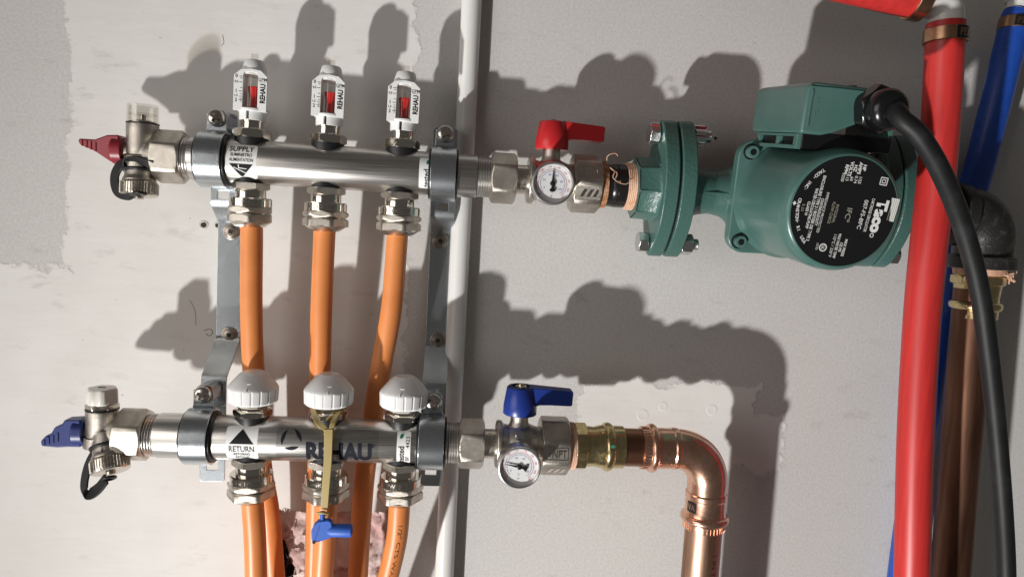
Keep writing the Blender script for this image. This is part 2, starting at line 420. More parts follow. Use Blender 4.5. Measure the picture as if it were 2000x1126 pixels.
for x, z, r in ((185, -146.1, 4.2), (228, -147.9, 5.2), (167.7, -154.2, 5.5)):
    bm = NB(); lathe(bm, [(0.0, r), (.16, r*.9), (.07, r*.6), (.05, 0)], (x, 0, z), (0, -1, 0), 24); obj('filled_nail_head', bm, 'wall_paint', wall)
bm = NB(); tube(bm, [(-196, -.15, -96), (-191, -.15, -94.5), (-189, -.15, -97.5), (-192, -.15, -100), (-194, -.15, -98)], .2, 6, 5); obj('pencil_mark', bm, 'pencil', wall)
bm = NB(); tube(bm, [(-207, -.1, -72), (-203, -.1, -80), (-202, -.1, -92)], .12, 6, 5); obj('hairline_crack', bm, 'pencil', wall)
bm = NB(); tube(bm, [(-185, -.1, 136), (-184, -.1, 130), (-186, -.1, 127.5)], .16, 6, 4); obj('pencil_mark', bm, 'pencil', wall)

# pink insulation behind the opening, a near-black sheet painting the shade of the gap
def insulation():
    bm = NB(); nx, nz_ = 60, 60; x0, x1, z0, z1 = -144, 10, -400, -225
    from mathutils import noise
    vv = [[None]*(nz_+1) for _ in range(nx+1)]
    for i in range(nx+1):
        for j in range(nz_+1):
            x = x0 + (x1-x0)*i/nx; z = z0 + (z1-z0)*j/nz_
            h = 15 - 9*noise.noise(V((x*.035, z*.035, 1))) - 6*noise.noise(V((x*.11, z*.11, 5))) - 2.5*noise.noise(V((x*.4, z*.4, 2)))
            if i == 0: h += 30
            vv[i][j] = bm.verts.new((x + ((3*noise.noise(V((0, z*.09, 3))) + max(0, (-256 - z)*.42)) if i < 8 else 0), h, z))
    for i in range(nx):
        for j in range(nz_): bm.faces.new([vv[i][j], vv[i+1][j], vv[i+1][j+1], vv[i][j+1]])
    for k in range(2200):                  # loose glass fibres
        i, j = random.randint(0, nx), random.randint(0, nz_); p = vv[i][j].co.copy(); d = V((random.gauss(0, 1), -abs(random.gauss(0, .5)), random.gauss(0, 1))).normalized()
        l = random.uniform(4, 13); s = d.cross(Y).normalized()*.07; bend = V((random.gauss(0, 2), -random.uniform(0, 2.5), random.gauss(0, 2)))
        a = [bm.verts.new(p - s), bm.verts.new(p + s)]; q = p + d*l*.5 + bend; b = [bm.verts.new(q - s), bm.verts.new(q + s)]; e = bm.verts.new(p + d*l + bend*.3)
        bm.faces.new([a[0], a[1], b[1], b[0]]); bm.faces.new([b[0], b[1], e])
    o = obj('insulation', bm, 'insulation', sharp=0)
    tag(o, 'pink fluffy glass fibre insulation seen through the wall opening', 'insulation', None, 'stuff')
insulation()
bm = NB(); box(bm, (-60, 75, -330), (420, 3, 320)); o = obj('gap_sheet', bm, 'gap_shade'); tag(o, 'near-black sheet standing in for the shade inside the wall opening', None, None, 'structure')

# ------------------------------------------------------------------ manifolds
SY, RY, RZ = -42.0, -62.0, -163.0
TS = 0.0065                                   # the supply line sags a little to the right
def sz(x): return 36.2 - TS*(x + 40)
def thread(bm, x0, x1, r, pitch_=1.9, depth=.8, ax=X, o=(0, 0, 0), n=40):
    prof = []; t = x0
    while t < x1 - 1e-6:
        e = min(t + pitch_, x1); prof += [(t, r-depth), (t + (e-t)*.42, r), (t + (e-t)*.58, r)]; t = e
    prof.append((x1, r-depth)); lathe(bm, prof, o, ax, n)

def manifold(label, loc, x0, x1, rot, ports):
    t = thing('manifold', label, 'manifold', loc, 'steel manifolds', rot)
    bm = NB(); lathe(bm, [(x0, 14), (x0, 15.6), (x0+1, 16), (x1-1, 16), (x1, 15.6), (x1, 14)], n=72); obj('barrel', bm, 'steel', t)
    bm = NB(); thread(bm, x0-13, x0, 15.3); obj('threaded_end', bm, 'steel', t)
    bm = NB(); thread(bm, x1, x1+13, 15.3); obj('threaded_end', bm, 'steel', t)
    for p in ports:                         # pulled ports above and below
        for s in (1, -1):
            bm = NB(); lathe(bm, [(8, 10.2), (16.9, 10.2)], (p, 0, 0), (0, 0, s), 40); obj('port_neck', bm, 'brass', t)
            bm = NB(); lathe(bm, [(11.5, 10), (11.5, 11.4), (15.6, 11.9), (17.1, 11.9), (17.1, 10)], (p, 0, 0), (0, 0, s), 40); obj('seal_ring', bm, 'black_rubber', t)
    return t
SP = (-149.8, -95.2, -41.2); RP = (-139.7, -85.6, -31.0)
man_s = manifold('upper steel manifold barrel marked SUPPLY between the two brackets', (0, SY, sz(0)), -191, 15.5, (0, TS, 0), SP)
man_r = manifold('lower steel manifold barrel marked RETURN between the two brackets', (0, RY, RZ), -205, -1, (0, 0, 0), RP)

def sticker(parent, w, h, x0, phi, r=2.2, material='label_white', lift=.08, name='sticker'):
    return Print().poly(rrect(w, h, r)).put(name, on_barrel(16, x0, phi, lift), material, parent, cut=(1, 1.2))
st = sticker(man_s, 21.5, 26.5, -152.5, -4)
fn = on_barrel(16, -152.5, -4, .22)
Print().text('SUPPLY', 0, 9.2, 4.2, 17, bold=.012).text('SUMINISTRO', 0, 4.7, 2.3, 15, bold=.012).text('ALIMENTATION', 0, 1.2, 2.3, 16.5, bold=.012).put('lettering', fn, 'ink', st, (1, 1.0))
Print().poly([(-8.2, -1.6), (8.2, -1.6), (.6, -11.2), (-.6, -11.2)]).put('arrow', fn, 'ink', st, (1, 1.0))
fn2 = on_barrel(16, -152.5, -4, .32)
Print().poly([(-5.4, -3.9), (3.5, -8.0), (3.2, -8.5), (-5.6, -4.3)]).poly([(-1.6, -4.2), (3.8, -4.8), (3.7, -5.2), (-1.6, -4.8)]).poly([(-2.2, -2.2), (-1.5, -2.2), (-1.5, -5.0), (-2.0, -5.0)]).put('scratch', fn2, 'label_white', st, (1, 1.0))
st = sticker(man_s, 8.5, 24, -22.6, -3, 1.2)
fn = on_barrel(16, -22.6, -3, .22)
Print().text('tested', 1.0, -4.0, 4.0, 13.5, rot=pi/2, bold=.02).put('lettering', fn, 'ink', st, (1, 1.0))
Print().poly([(2.0+1.6*math.cos(a)*.8+.5*math.sin(a), 8.4+2.0*math.sin(a)) for a in [2*pi*i/16 for i in range(16)]]).put('check_dot', fn, 'ink_green', st, (1, 1.0))

st = sticker(man_r, 22.0, 27.0, -142.8, -2)
fn = on_barrel(16, -142.8, -2, .22)
Print().poly([(-8.4, 0.6), (8.4, .6), (0, 11.2)]).put('arrow', fn, 'ink', st, (1, 1.0))
Print().text('RETURN', 0, -3.2, 4.3, 17.5, bold=.012).text('RETORNO', 0, -7.6, 2.2, 11.5, bold=.012).text('RETOUR', 0, -11.0, 2.0, 9.5, bold=.012).put('lettering', fn, 'ink', st, (1, 1.0))
st = sticker(man_r, 72, 27, -83.0, -4, 2, 'film', .06, 'clear_sticker')
fn = on_barrel(16, -83, -4, .2)
bold_letters = Print().text('REHAU', 8.2, -3.6, 13.2, 46.5, bold=.05)
bold_letters.put('lettering', fn, 'ink_navy', st, (1, 1.0))
Print().ring(32.4, 2.2, .9, 1.25, 16).text('R', 32.4, 2.2, 1.1).put('mark', fn, 'ink_navy', st, (1, 1.0))
def leaf(a0, a1, r=7.0, k=1.9):
    n = 14; out = []
    for i in range(n+1):
        a = a0 + (a1-a0)*i/n; out.append((r*math.cos(a), r*1.08*math.sin(a)))
    for i in range(n+1):
        a = a1 - (a1-a0)*i/n; q = math.sin(pi*i/n); rr = r - k*q - .05; out.append((rr*math.cos(a), rr*1.08*math.sin(a)))
    return out[:-1]
lg = Print()
for a0, a1 in ((-.25, 1.45), (2.0, 3.7), (4.05, 5.6)): lg.poly([(x-25.5, y+5.2) for x, y in leaf(a0, a1, 7.2, 2.6)])
lg.put('emblem', fn, 'ink_navy', st, (1, 1.0))
st = sticker(man_r, 9.8, 27, -29.0, -4, 1.4)
fn = on_barrel(16, -29.0, -4, .22)
Print().text('tested', -1.6, -4.6, 4.1, 14, rot=pi/2, bold=.02).text('4423', 2.9, 5.2, 2.8, 8, rot=pi/2).text('BIF', 2.6, -8.0, 2.6, 4.6, rot=pi/2).put('lettering', fn, 'ink', st, (1, 1.0))
Print().poly([(-1.6+1.6*math.cos(a)*.8+.5*math.sin(a), 9.6+1.9*math.sin(a)) for a in [2*pi*i/16 for i in range(16)]]).put('check_dot', fn, 'ink_green', st, (1, 1.0))

# ------------------------------------------------------------------ flow meters on the supply manifold
def flow_meter(label, loc):
    t = thing('flow_meter', label, 'flow meter', loc, 'flow meters on the upper manifold', (0, TS + .01, 0))
    bm = NB(); nut(bm, 17.0, 23.4, 23.6, ax=Z, ph=.28, k=2.2); obj('hex_base', bm, 'nickel_bright', t)
    bm = NB(); lathe(bm, [(23.2, 8.4), (24, 8.4), (24.3, 8.0), (28, 8.0), (28.3, 8.4), (30, 8.4)], ax=Z); obj('collar', bm, 'nickel_bright', t)
    bm = NB()                               # split white clip ring
    rows = []
    for i in range(41):
        a = math.radians(-98 + 6 + 348*i/40); c, s = math.cos(a), math.sin(a)
        rows.append([V((c*r, s*r, z)) for r, z in ((9.5, 29.6), (9.7, 35.8), (7.6, 36.4), (7.6, 29.6))])
    rings(bm, rows); obj('clip_ring', bm, 'white_plastic', t, .25)
    bm = NB()                               # body: ring, rear shell, crown
    lathe(bm, [(35.6, 10.6), (36.2, 11.2), (37.6, 11.2), (38.0, 10.4), (38.0, 8.4), (35.6, 8.0)], ax=Z, closed=True)
    for a0, a1 in ((-30, 38), (142, 210)):
        rows = []
        for i in range(13):
            a = math.radians(a0 + (a1-a0)*i/12); c, s = math.cos(a), math.sin(a)
            rows.append([V((c*r, s*r, z)) for r, z in ((8.8, 37), (8.8, 62), (7.2, 62), (7.2, 37))])
        rings(bm, rows)
    lathe(bm, [(61.5, 9.0), (65, 8.7), (71.8, 7.0), (72.6, 6.2), (72.6, 0), (62.5, 0), (62.0, 5.6)], ax=Z, closed=False, cap=False)
    lathe(bm, [(61.5, 9.0), (62.0, 5.6)], ax=Z, cap=False)
    obj('shell', bm, 'white_plastic', t, .2)
    bm = NB()                               # front scale plate with its window
    L_ = [(-11.6, 35.4), (-5.2, 35.4), (-5.2, 60.5), (-4.2, 62.6), (0, 63.2), (0, 65.2), (-7.0, 64.2), (-11.6, 60.0)]
    R_ = [(-a, b) for a, b in L_][::-1]
    prism(bm, L_, d0=-9.3, d1=-7.3); prism(bm, R_, d0=-9.3, d1=-7.3)
    obj('scale_plate', bm, 'white_plastic', t, .2)
    bm = NB(); lathe(bm, [(38.05, 7.15), (38.7, 7.15), (38.9, 0)], ax=Z); obj('base_disc', bm, 'float_base', t)
    bm = NB(); lathe(bm, [(38.8, 5.4), (62.2, 5.4)], ax=Z, n=32, cap=False); obj('tube', bm, 'clear_plastic', t)
    bm = NB(); lathe(bm, [(39, 0), (39, 3.3), (42, 3.2), (43, 3.3), (48.5, 3.4), (51.2, 4.0), (53.4, 4.3), (53.9, 4.0), (53.9, 0)], ax=Z, n=32); obj('float', bm, 'float_red', t)
    bm = NB(); box(bm, (0, -1, 74.9), (5.2, 1.6, 4.6)); obj('top_tab', bm, 'clear_plastic', t, .2)
    pr = Print(); fnp = on_front(-9.38)
    for z, w in ((59.2, 2.2), (57.9, 1.5), (55.2, 2.2), (51.3, 1.4), (48.8, 2.2), (46.8, 1.3), (45.2, 1.9), (43.7, 1.3), (42.9, 2.2), (41.8, 1.3)): pr.rect(-6.1-w/2+.5, z, w, .42)
    for z, s, h in ((59.4, '0', 2.3), (55.3, '0,5', 1.5), (49.0, '1', 2.3), (45.6, '1,5', 1.5), (42.6, '2', 2.3)): pr.text(s, -9.7, z, h, bold=.025)
    pr.text('GPM', 8.4, 57.9, 2.3, 5.8, bold=.01).rect(8.4, 56.2, 4.6, .22); pr.text('REHAU', 8.7, 48.2, 3.5, 13.5, rot=pi/2, bold=.04)
    pr.put('lettering', fnp, 'ink', t)
    return t
fm = [flow_meter('leftmost flow meter with red float, above the SUPPLY sticker', (SP[0], SY, sz(SP[0])))]
fm.append(dup(fm[0], (SP[1], SY, sz(SP[1])), 'middle flow meter with red float on the upper manifold'))
fm.append(dup(fm[0], (SP[2], SY, sz(SP[2])), 'rightmost flow meter with red float, beside the upper tested sticker'))

# ------------------------------------------------------------------ white valve caps on the return manifold
def valve_cap(label, loc):
    t = thing('valve_cap', label, 'valve cap', loc, 'white caps on the lower manifold')
    bm = NB(); nut(bm, 16.8, 21.6, 24.2, ax=Z, ph=.2, k=2.2); obj('hex_base', bm, 'nickel_bright', t)
    bm = NB(); lathe(bm, [(21.4, 10.2), (23.6, 10.2), (24.2, 9.2), (29, 9.2)], ax=Z); obj('collar', bm, 'nickel_bright', t)
    def flute(th, t_, r):
        if t_ > 37.0 or t_ < 27.0: return r
        q = (th*18/(2*pi)) % 1
        return r - (.5 if q < .10 else 0)
    bm = NB(); lathe(bm, [(26.2, 15.2), (27.0, 16.6), (28.0, 17.5), (36.4, 17.9), (37.0, 17.9), (37.8, 17.7), (39.6, 16.5), (47.2, 10.0), (48.6, 7.9), (49.2, 7.0), (49.2, 0)], ax=Z, n=180, rf=flute)
    obj('cap', bm, 'knob_white', t, sharp=26)
    bm = NB(); box(bm, (1.0, -14.0, 42.8), (3.4, .5, .5), Matrix.Rotation(math.radians(-42), 3, 'X')); box(bm, (0, -17.2, 38.9), (.5, .5, 3.0), Matrix.Rotation(math.radians(-42), 3, 'X')); obj('pointer_mark', bm, 'knob_white', t)
    return t
vc0 = valve_cap('leftmost white valve cap, above the RETURN sticker', (RP[0], RY, RZ))
dup(vc0, (RP[1], RY, RZ), 'middle white valve cap with a tan rubber tie around its neck', (0, 0, .13))
dup(vc0, (RP[2], RY, RZ), 'rightmost white valve cap, next to the right bracket', (0, 0, -.1))

# ------------------------------------------------------------------ compression fittings
def fitting(label, loc, ph, rot=(0, 0, 0)):
    t = thing('compression_fitting', label, 'pipe fitting', loc, 'nickel compression fittings under the manifolds', rot)
    d = (0, 0, -1)
    bm = NB(); nut(bm, 15.2, 20.2, 24.2, ax=d, ph=ph, k=2.5); obj('hex_nipple', bm, 'nickel_cast', t)
    bm = NB(); lathe(bm, [(20, 10.6), (21, 11.0), (26.5, 11.0), (27, 10.4)], ax=d); obj('neck', bm, 'nickel_bright', t)
    bm = NB(); lathe(bm, [(26.2, 12.6), (26.2, 14.6), (26.9, 15.3), (32.2, 15.3), (32.6, 14.9)], ax=d); obj('collar', bm, 'nickel_bright', t)
    bm = NB(); nut(bm, 32.4, 37.0, 30.2, ax=d, ph=ph+.3, k=1.6); nut(bm, 37.6, 43.6, 30.2, ax=d, ph=ph+.3, k=1.5, c1=0); obj('lock_nut', bm, 'nickel_cast', t)
    bm = NB(); lathe(bm, [(36.6, 14.3), (38, 14.3)], ax=d); lathe(bm, [(43.0, 15.6), (43.6, 15.1), (47.2, 10.6), (47.4, 8.4)], ax=d); obj('nut_throat', bm, 'nickel', t)
    return t
words = ['20  1/2"  PEX', '20 03-23 NF', '20 PEX R20', 'ASI x 1/2"th', 'EuroKon  5', 'NPW  2 x 11']
labs = ['leftmost compression fitting of the upper row, below the SUPPLY sticker', 'middle compression fitting of the upper row, on an orange pipe', 'rightmost compression fitting of the upper row, next to the right bracket',
        'leftmost compression fitting of the lower row, below the RETURN sticker', 'middle compression fitting of the lower row, behind the tan tie', 'rightmost compression fitting of the lower row, next to the right bracket']
cf0 = None
for i in range(6):
    p = (SP[i], SY, sz(SP[i])) if i < 3 else (RP[i-3], RY, RZ)
    rz_ = (.0, .22, .12, .35, .5, .28)[i]
    if cf0 is None: c = cf0 = fitting(labs[0], p, .0)
    else: c = dup(cf0, p, labs[i], (0, 0, rz_))
    cf_list = globals().setdefault('CF', []); cf_list.append((c, rz_))
for i, (c, rz_) in enumerate(CF):             # stamped lettering differs from fitting to fitting
    Print().text(words[i], 0, 0, 2.7, 22, bold=.01).put('stamped_lettering', on_post(15.3, -29.4, -math.degrees(rz_) - 6, .12), 'screw_steel' if i < 3 else 'screw_steel', c, (0, 1.2))

# ------------------------------------------------------------------ orange pipes
def pipe(name, label, pts, r, material, cat, group=None, n=32, smooth=8):
    bm = NB(); tube(bm, pts, r, n, smooth); o = obj(name, bm, material, None)
    return tag(o, label, cat, group)
G = 'orange heating pipes'
pipe('orange_pipe', 'orange pipe hanging from the left fitting of the upper row', [(SP[0], SY, -4), (-148.5, -42, -14), (-148.2, -40, -70.4), (-146.9, -36, -117.9), (-141.2, -31, -191.9), (-134.9, -27, -235.1), (-130.3, -23, -290.9), (-126.3, -20, -340), (-123, -15, -400)], 8.0, 'orange_pex', 'pipe', G)
pipe('orange_pipe', 'orange pipe hanging from the middle fitting of the upper row', [(SP[1], SY, -4), (-95.7, -42, -14), (-96.7, -40, -68.2), (-97.2, -36, -116.2), (-97.4, -31, -190.8), (-98.3, -27, -234.5), (-98.9, -23, -290.6), (-99.4, -18, -340), (-99.4, -14, -400)], 8.0, 'orange_pex', 'pipe', G)
pipe('orange_pipe', 'orange pipe slanting from the right fitting of the upper row', [(SP[2], SY, -4), (-42, -42, -14), (-44.3, -40, -66), (-51.1, -36, -114.6), (-60.2, -31, -189.9), (-62.9, -27, -233.8), (-64.6, -23, -290.3), (-65.1, -18, -340), (-65, -14, -400)], 8.0, 'orange_pex', 'pipe', G)
pipe('orange_pipe', 'orange pipe below the left fitting of the lower row', [(RP[0], RY, -204), (-138.6, -62, -212), (-136.8, -60, -240), (-136.2, -57, -272), (-136, -54, -303.4), (-135, -46, -400)], 8.0, 'orange_pex', 'pipe', G)
pipe('orange_pipe', 'orange pipe below the middle fitting, behind the hanging blue key', [(RP[1], RY, -204), (-85.2, -62, -212), (-85.6, -60, -239.4), (-87.1, -57, -271.4), (-88.6, -54, -303.2), (-93, -46, -400)], 8.0, 'orange_pex', 'pipe', G)
r3 = [(RP[2], RY, -204), (-31.2, -62, -213), (-32.4, -60, -238.6), (-38.0, -57, -270.9), (-46.0, -54, -302.9), (-70, -46, -400)]
p3 = pipe('orange_pipe', 'orange pipe with black printing below the right fitting of the lower row', r3, 8.0, 'orange_pex', 'pipe', G)
cp = catmull(r3, 12)
def along(u, v):                              # print running down the pipe: u = distance down, v = sideways
    z = -216 - u
    for a, b in zip(cp[:-1], cp[1:]):
        if a.z >= z >= b.z: break
    k = (a.z-z)/(a.z-b.z); c = a.lerp(b, k); th = math.radians(14) + v/8.0
    return c + V((math.sin(th)*8.13, -math.cos(th)*8.13, 0))
Print().text('1/2" CTS WATTS RadiantPEX', 55, 0, 2.9, 92, bold=.004).put('lettering', along, 'ink_brown', p3, (0, 3.0))

# ------------------------------------------------------------------ bracket straps and clamps
def bracket(label, loc):
    t = thing('mounting_bracket', label, 'bracket', loc, 'zinc wall brackets')
    # strap path (y,z): supply end, wall run, return end
    pth = [(-20, 74), (-20, 40), (-20, 15.5), (-20, 9.5), (-19.2, 6), (-16.5, 2.8), (-8, -3.2), (-4.2, -6.0), (-2.6, -8), (-2.2, -11), (-2.2, -50), (-2.2, -97), (-2.8, -100), (-5, -103.0), (-20, -114.5), (-32, -122.5), (-35.2, -125.5), (-36, -129), (-36, -150), (-36, -190), (-36, -197), (-36, -206)]
    cols = [-9.4, -8.2, -4.3, 4.3, 8.2, 9.4]; bm = NB(); rows = []
    T = 1.9
    def nrm(i):
        a = pth[max(i-1, 0)]; b = pth[min(i+1, len(pth)-1)]; d = V((0, b[0]-a[0], b[1]-a[1])).normalized(); return V((0, d.z, -d.y))
    def pt(i, c, s):
        y, z = pth[i]; zz = z
        if i == 0 and abs(cols[c]) > 9: zz = z - 3.0
        if i == 0 and abs(cols[c]) > 5 and abs(cols[c]) < 9: zz = z - 1.0
        if i == len(pth)-1 and abs(cols[c]) > 9: zz = z + 1.4
        return V((cols[c], y, zz)) + nrm(i)*s
    grid = {}
    for i in range(len(pth)):
        for c in range(6):
            for s in (0, 1): grid[i, c, s] = bm.verts.new(pt(i, c, s*T))
    omit = {(2, 2), (19, 2)}
    cells = {(i, c) for i in range(len(pth)-1) for c in range(5)} - omit
    for i, c in cells:
        for s in (0, 1): bm.faces.new([grid[i, c, s], grid[i, c+1, s], grid[i+1, c+1, s], grid[i+1, c, s]])
        for (di, dc), (a, b) in (((-1, 0), ((i, c), (i, c+1))), ((1, 0), ((i+1, c), (i+1, c+1))), ((0, -1), ((i, c), (i+1, c))), ((0, 1), ((i, c+1), (i+1, c+1)))):
            if (i+di, c+dc) not in cells: bm.faces.new([grid[(*a, 0)], grid[(*b, 0)], grid[(*b, 1)], grid[(*a, 1)]])
    obj('strap', bm, 'zinc', t, .3, 30)
    return t
bk = bracket('left zinc-plated strap bracket screwed to the wall', (-175.6, 0, 0))
bk2 = dup(bk, (-9.4, 0, 0), 'right zinc-plated strap bracket beside the white pipe')
def wall_screw(parent, x, z, a):
    bm = NB(); lathe(bm, [(0, 6.4), (.6, 6.4), (.9, 5.9), (.9, 4.9), (1.4, 4.7), (2.3, 4.2), (2.5, 3.6), (2.5, 0)], (x, -4.0, z), (0, -1, 0), 32)
    s = obj('screw', bm, 'screw_steel', parent, .12)
    bm = NB(); q = a
    box(bm, (x, -6.55, z), (3.2, .3, 3.2), Matrix.Rotation(q, 3, 'Y')); obj('drive_recess', bm, 'hole_dark', s)
wall_screw(bk, 1.0, -15.6, .3); wall_screw(bk, 1.2, -100.2+2.5, .1); wall_screw(bk2, -.8, -14.8, .7); wall_screw(bk2, .6, -95.8, .4)

def clamp(label, loc, screw_dx=0, rot=(0, 0, 0)):
    """loc = manifold axis point; the strap lies 22 mm behind"""
    t = thing('pipe_clamp', label, 'pipe clamp', loc, 'rubber lined pipe clamps', rot)
    w = 9.2
    arc = [(math.radians(a)) for a in [-62 + 304*i/56 for i in range(57)]]      # angle measured about X from +Y (wall side)
    def sweep(bm, r0, r1, w):
        rows = []
        for i in range(57):
            a = math.radians(118 + (-62-118+0) * 0) ; a = math.radians(52 + 256*i/56)
            c, s = math.cos(a), math.sin(a); rows.append([V((x, r*c, r*s)) for x, r in ((-w, r0), (w, r0), (w, r1), (-w, r1))])
        rings(bm, rows)
    bm = NB(); sweep(bm, 18.6, 20.3, w); obj('band', bm, 'zinc', t, .35)
    bm = NB(); sweep(bm, 16.05, 18.6, w + 1.6); obj('rubber_liner', bm, 'black_rubber', t, .5)
    bm = NB()                                     # upper ear, bent up to take the screw
    e0 = V((0, 20.3*math.cos(math.radians(56)), 20.0*math.sin(math.radians(56))))
    band(bm, [(0, 9.6, 16.6), (0, 7.0, 18.4), (0, 4.2, 20.4), (0, 3.4, 22.6), (0, 3.4, 28), (0, 3.4, 33.5)], lambda f: 18.0 - 4.0*min(1, f*1.6), 1.7, X); obj('ear', bm, 'zinc', t, .3)
    bm = NB(); prism(bm, rrect(13.6, 15, 5.5, 5, 0, 29.2), (0, 0, 0), X, Z, Y, 4.4, 21.6); obj('spacer', bm, 'zinc', t, 1.0)
    bm = NB(); lathe(bm, [(0, 6.2), (1.0, 6.5), (2.6, 5.9), (3.6, 4.4), (4.0, 2.2), (4.0, 0)], (0, 2.4, 30.2), (0, -1, 0), 32); s = obj('screw', bm, 'screw_zinc', t)
    bm = NB(); box(bm, (0, -1.75, 30.2), (7.0, 1.0, 1.9), Matrix.Rotation(.5, 3, 'Y')); box(bm, (0, -1.75, 30.2), (1.9, 1.02, 7.0), Matrix.Rotation(.5, 3, 'Y')); obj('cross_recess', bm, 'hole_dark', s)
    bm = NB(); band(bm, [(0, 10.2, -17.2), (0, 14, -18.6), (0, 18, -19.0), (0, 21, -19.2)], lambda f: 18.0 if f < .3 else 8.0, 1.6, X); obj('hook', bm, 'zinc', t, .3)
    return t
c0 = clamp('clamp of the left bracket around the upper manifold', (-175.6, SY, sz(-175.6)))
dup(c0, (-9.4, SY, sz(-9.4)), 'clamp of the right bracket around the upper manifold')
dup(c0, (-175.6, RY+4, RZ), 'clamp of the left bracket around the lower manifold')
dup(c0, (-9.4, RY+4, RZ), 'clamp of the right bracket around the lower manifold')
for o in COL.objects:
    if o.name.startswith('pipe_clamp') and o.parent is None and o.location.z < 0: o.location.y = RY*MM

# ------------------------------------------------------------------ end sets: union nut, drain valve, lever, vent
def end_valve(label, loc, which):
    t = thing('drain_valve', label, 'drain valve', loc, 'drain valves at the manifold ends', (0, TS if which == 's' else 0, 0))
    vx, vz = (-10.5, 0) if which == 's' else (-12.3, -4.2)
    bm = NB(); nut(bm, 0, 20.0, 33.8, ph=.12 if which == 's' else .02, k=1.5, c0=1); o_ = obj('union_nut', bm, 'nickel_cast', t)
    bm = NB(); lathe(bm, [(-13, 9), (-6, 11), (-1, 13.2), (2, 13.2)]); lathe(bm, [(-6, 9.5), (2, 10.6), (18, 10.9), (22, 10.8)], (vx, 0, vz), Z, 48)
    lathe(bm, [(-3, 0), (0, 12.4), (8, 12.0)], (vx, 0, -9), Z, 40)
    lathe(bm, [(0, 6.6), (18, 6.2)], (-9, 0, 2), (-1, 0, 0), 36)
    if which == 's': pd = V((.02, -.12, -1)).normalized(); po = V((-11, -1.5, -2))
    else: pd = V((.30, -.42, -.85)).normalized(); po = V((-8, -3, 1))
    lathe(bm, [(0, 9), (6, 9.6), (14, 10.2), (16.5, 11.4), (18, 11.4)], po, pd, 44)
    obj('body', bm, 'nickel_cast', t, remesh=.55)
    bm = NB(); torus(bm, 10.6, .55, (vx, 0, 22.3 + vz), Z, 40, 8); obj('seal_ring', bm, 'black_rubber', t)
    if which == 's':
        bm = NB(); lathe(bm, [(22.6, 10.6), (35.2, 10.3), (35.6, 9.9), (35.6, 0)], (vx, 0, vz), Z, 48, cap=False); lathe(bm, [(23, 9.6), (34, 9.4), (34.2, 0)], (vx, 0, vz), Z, 48, cap=False); lathe(bm, [(28.5, 9.5), (29.2, 9.5)], (vx, 0, vz), Z, 40); obj('clear_vent_cap', bm, 'clear_plastic', t)
        bm = NB(); lathe(bm, [(22.3, 9.2), (23.4, 9.2), (24.6, 6), (25, 2.2), (28.6, 2.0), (29, 0)], (vx, 0, vz), Z, 36); obj('vent_stem', bm, 'nickel', t)
        lev = [(-269.3, 46), (-257.7, 46.0), (-248.9, 49.6), (-240.4, 50.2), (-239, 41.3), (-240, 31.8), (-246.4, 31), (-254.2, 35.7), (-257.7, 37.8), (-266.5, 41), (-269.3, 42.7)]
        ox, oz = 216, sz(-216); thick = 6.5; mt_ = 'dark_red_plastic'
    else:
        bm = NB(); nut(bm, 22.8, 26.4, 19.4, (vx, 0, vz), Z, .3, k=2); obj('vent_collar', bm, 'nickel', t)
        def scal(th, t_, r): return r*(1 + .055*math.cos(6*th))
        bm = NB(); lathe(bm, [(26.2, 9.4), (27.4, 10.2), (36.4, 9.8), (37.6, 8.8), (37.9, 6), (37.9, 0)], (vx, 0, vz), Z, 96, rf=lambda th, t_, r: scal(th, t_, r) if 27 < t_ < 38 and r > 7 else r); cp_ = obj('vent_cap', bm, 'vent_white', t)
        bm = NB(); box(bm, (vx, -.3, 38.0 + vz), (5.5, 1.2, .4)); obj('screw_slot', bm, 'hole_dark', cp_)
        lev = [(-285, -168.7), (-280.8, -164.0), (-278.7, -164.9), (-274.9, -157.9), (-269.7, -155.9), (-268.2, -152.5), (-256.9, -151.8), (-255.5, -162), (-256.4, -171.6), (-265.5, -171.9), (-273.2, -172.8), (-284.3, -172.4)]
        ox, oz = 232.2, RZ; thick = 6.5; mt_ = 'navy_plastic'
    # lever: a wing handle, thin at the tip and thick at its hub
    bm = NB(); n = len(lev); lx = [(a+ox, b-oz) for a, b in lev]; xmin, xmax = min(p[0] for p in lx), max(p[0] for p in lx)
    rows = [[V((a, s*thick*(.55 + .45*((a-xmin)/(xmax-xmin))), b)) for a, b in lx] for s in (-1, 1)]
    rings(bm, rows); lv = obj('lever', bm, mt_, t, 1.3)
    bm = NB(); zc = 2.0 if which == 's' else 1.0
    lathe(bm, [(0, 9.6), (7, 9.9), (8, 9.0)], (xmax+.6, 0, zc), (-1, 0, 0), 36); obj('lever_hub', bm, mt_, lv, .5)
    bm = NB()
    for k in range(4): box(bm, (xmin + 3 + 3.2*k, -(thick*(.55 + .45*(3+3.2*k)/(xmax-xmin)) + .2), (5.5 + 1.2*k*.3 - (1.1*k)) if which == 's' else (-6.5 + 1.5*k)), (1.2, 1.0, 4.2 + .8*k))
    obj('grip_rib', bm, mt_, lv, .3)
    # hose cap and retaining strap
    bm = NB()
    kn = lambda th, t_, r: r - (.55 if (th*40/(2*pi)) % 1 < .42 and 19.2 < t_ < 26.6 else 0)
    lathe(bm, [(17.6, 10.5), (18.2, 12.2), (19.1, 12.6), (19.3, 12.8), (26.4, 12.8), (26.8, 12.5), (27.6, 11.6), (27.8, 8), (27.8, 0)], po, pd, 240, rf=kn); obj('hose_cap', bm, 'nickel', t, sharp=30)
    bm = NB(); lathe(bm, [(27.8, 3.4), (29.8, 3.2), (30.2, 2.2), (30.2, 0)], po, pd, 24); obj('cap_stud', bm, 'nickel', t)
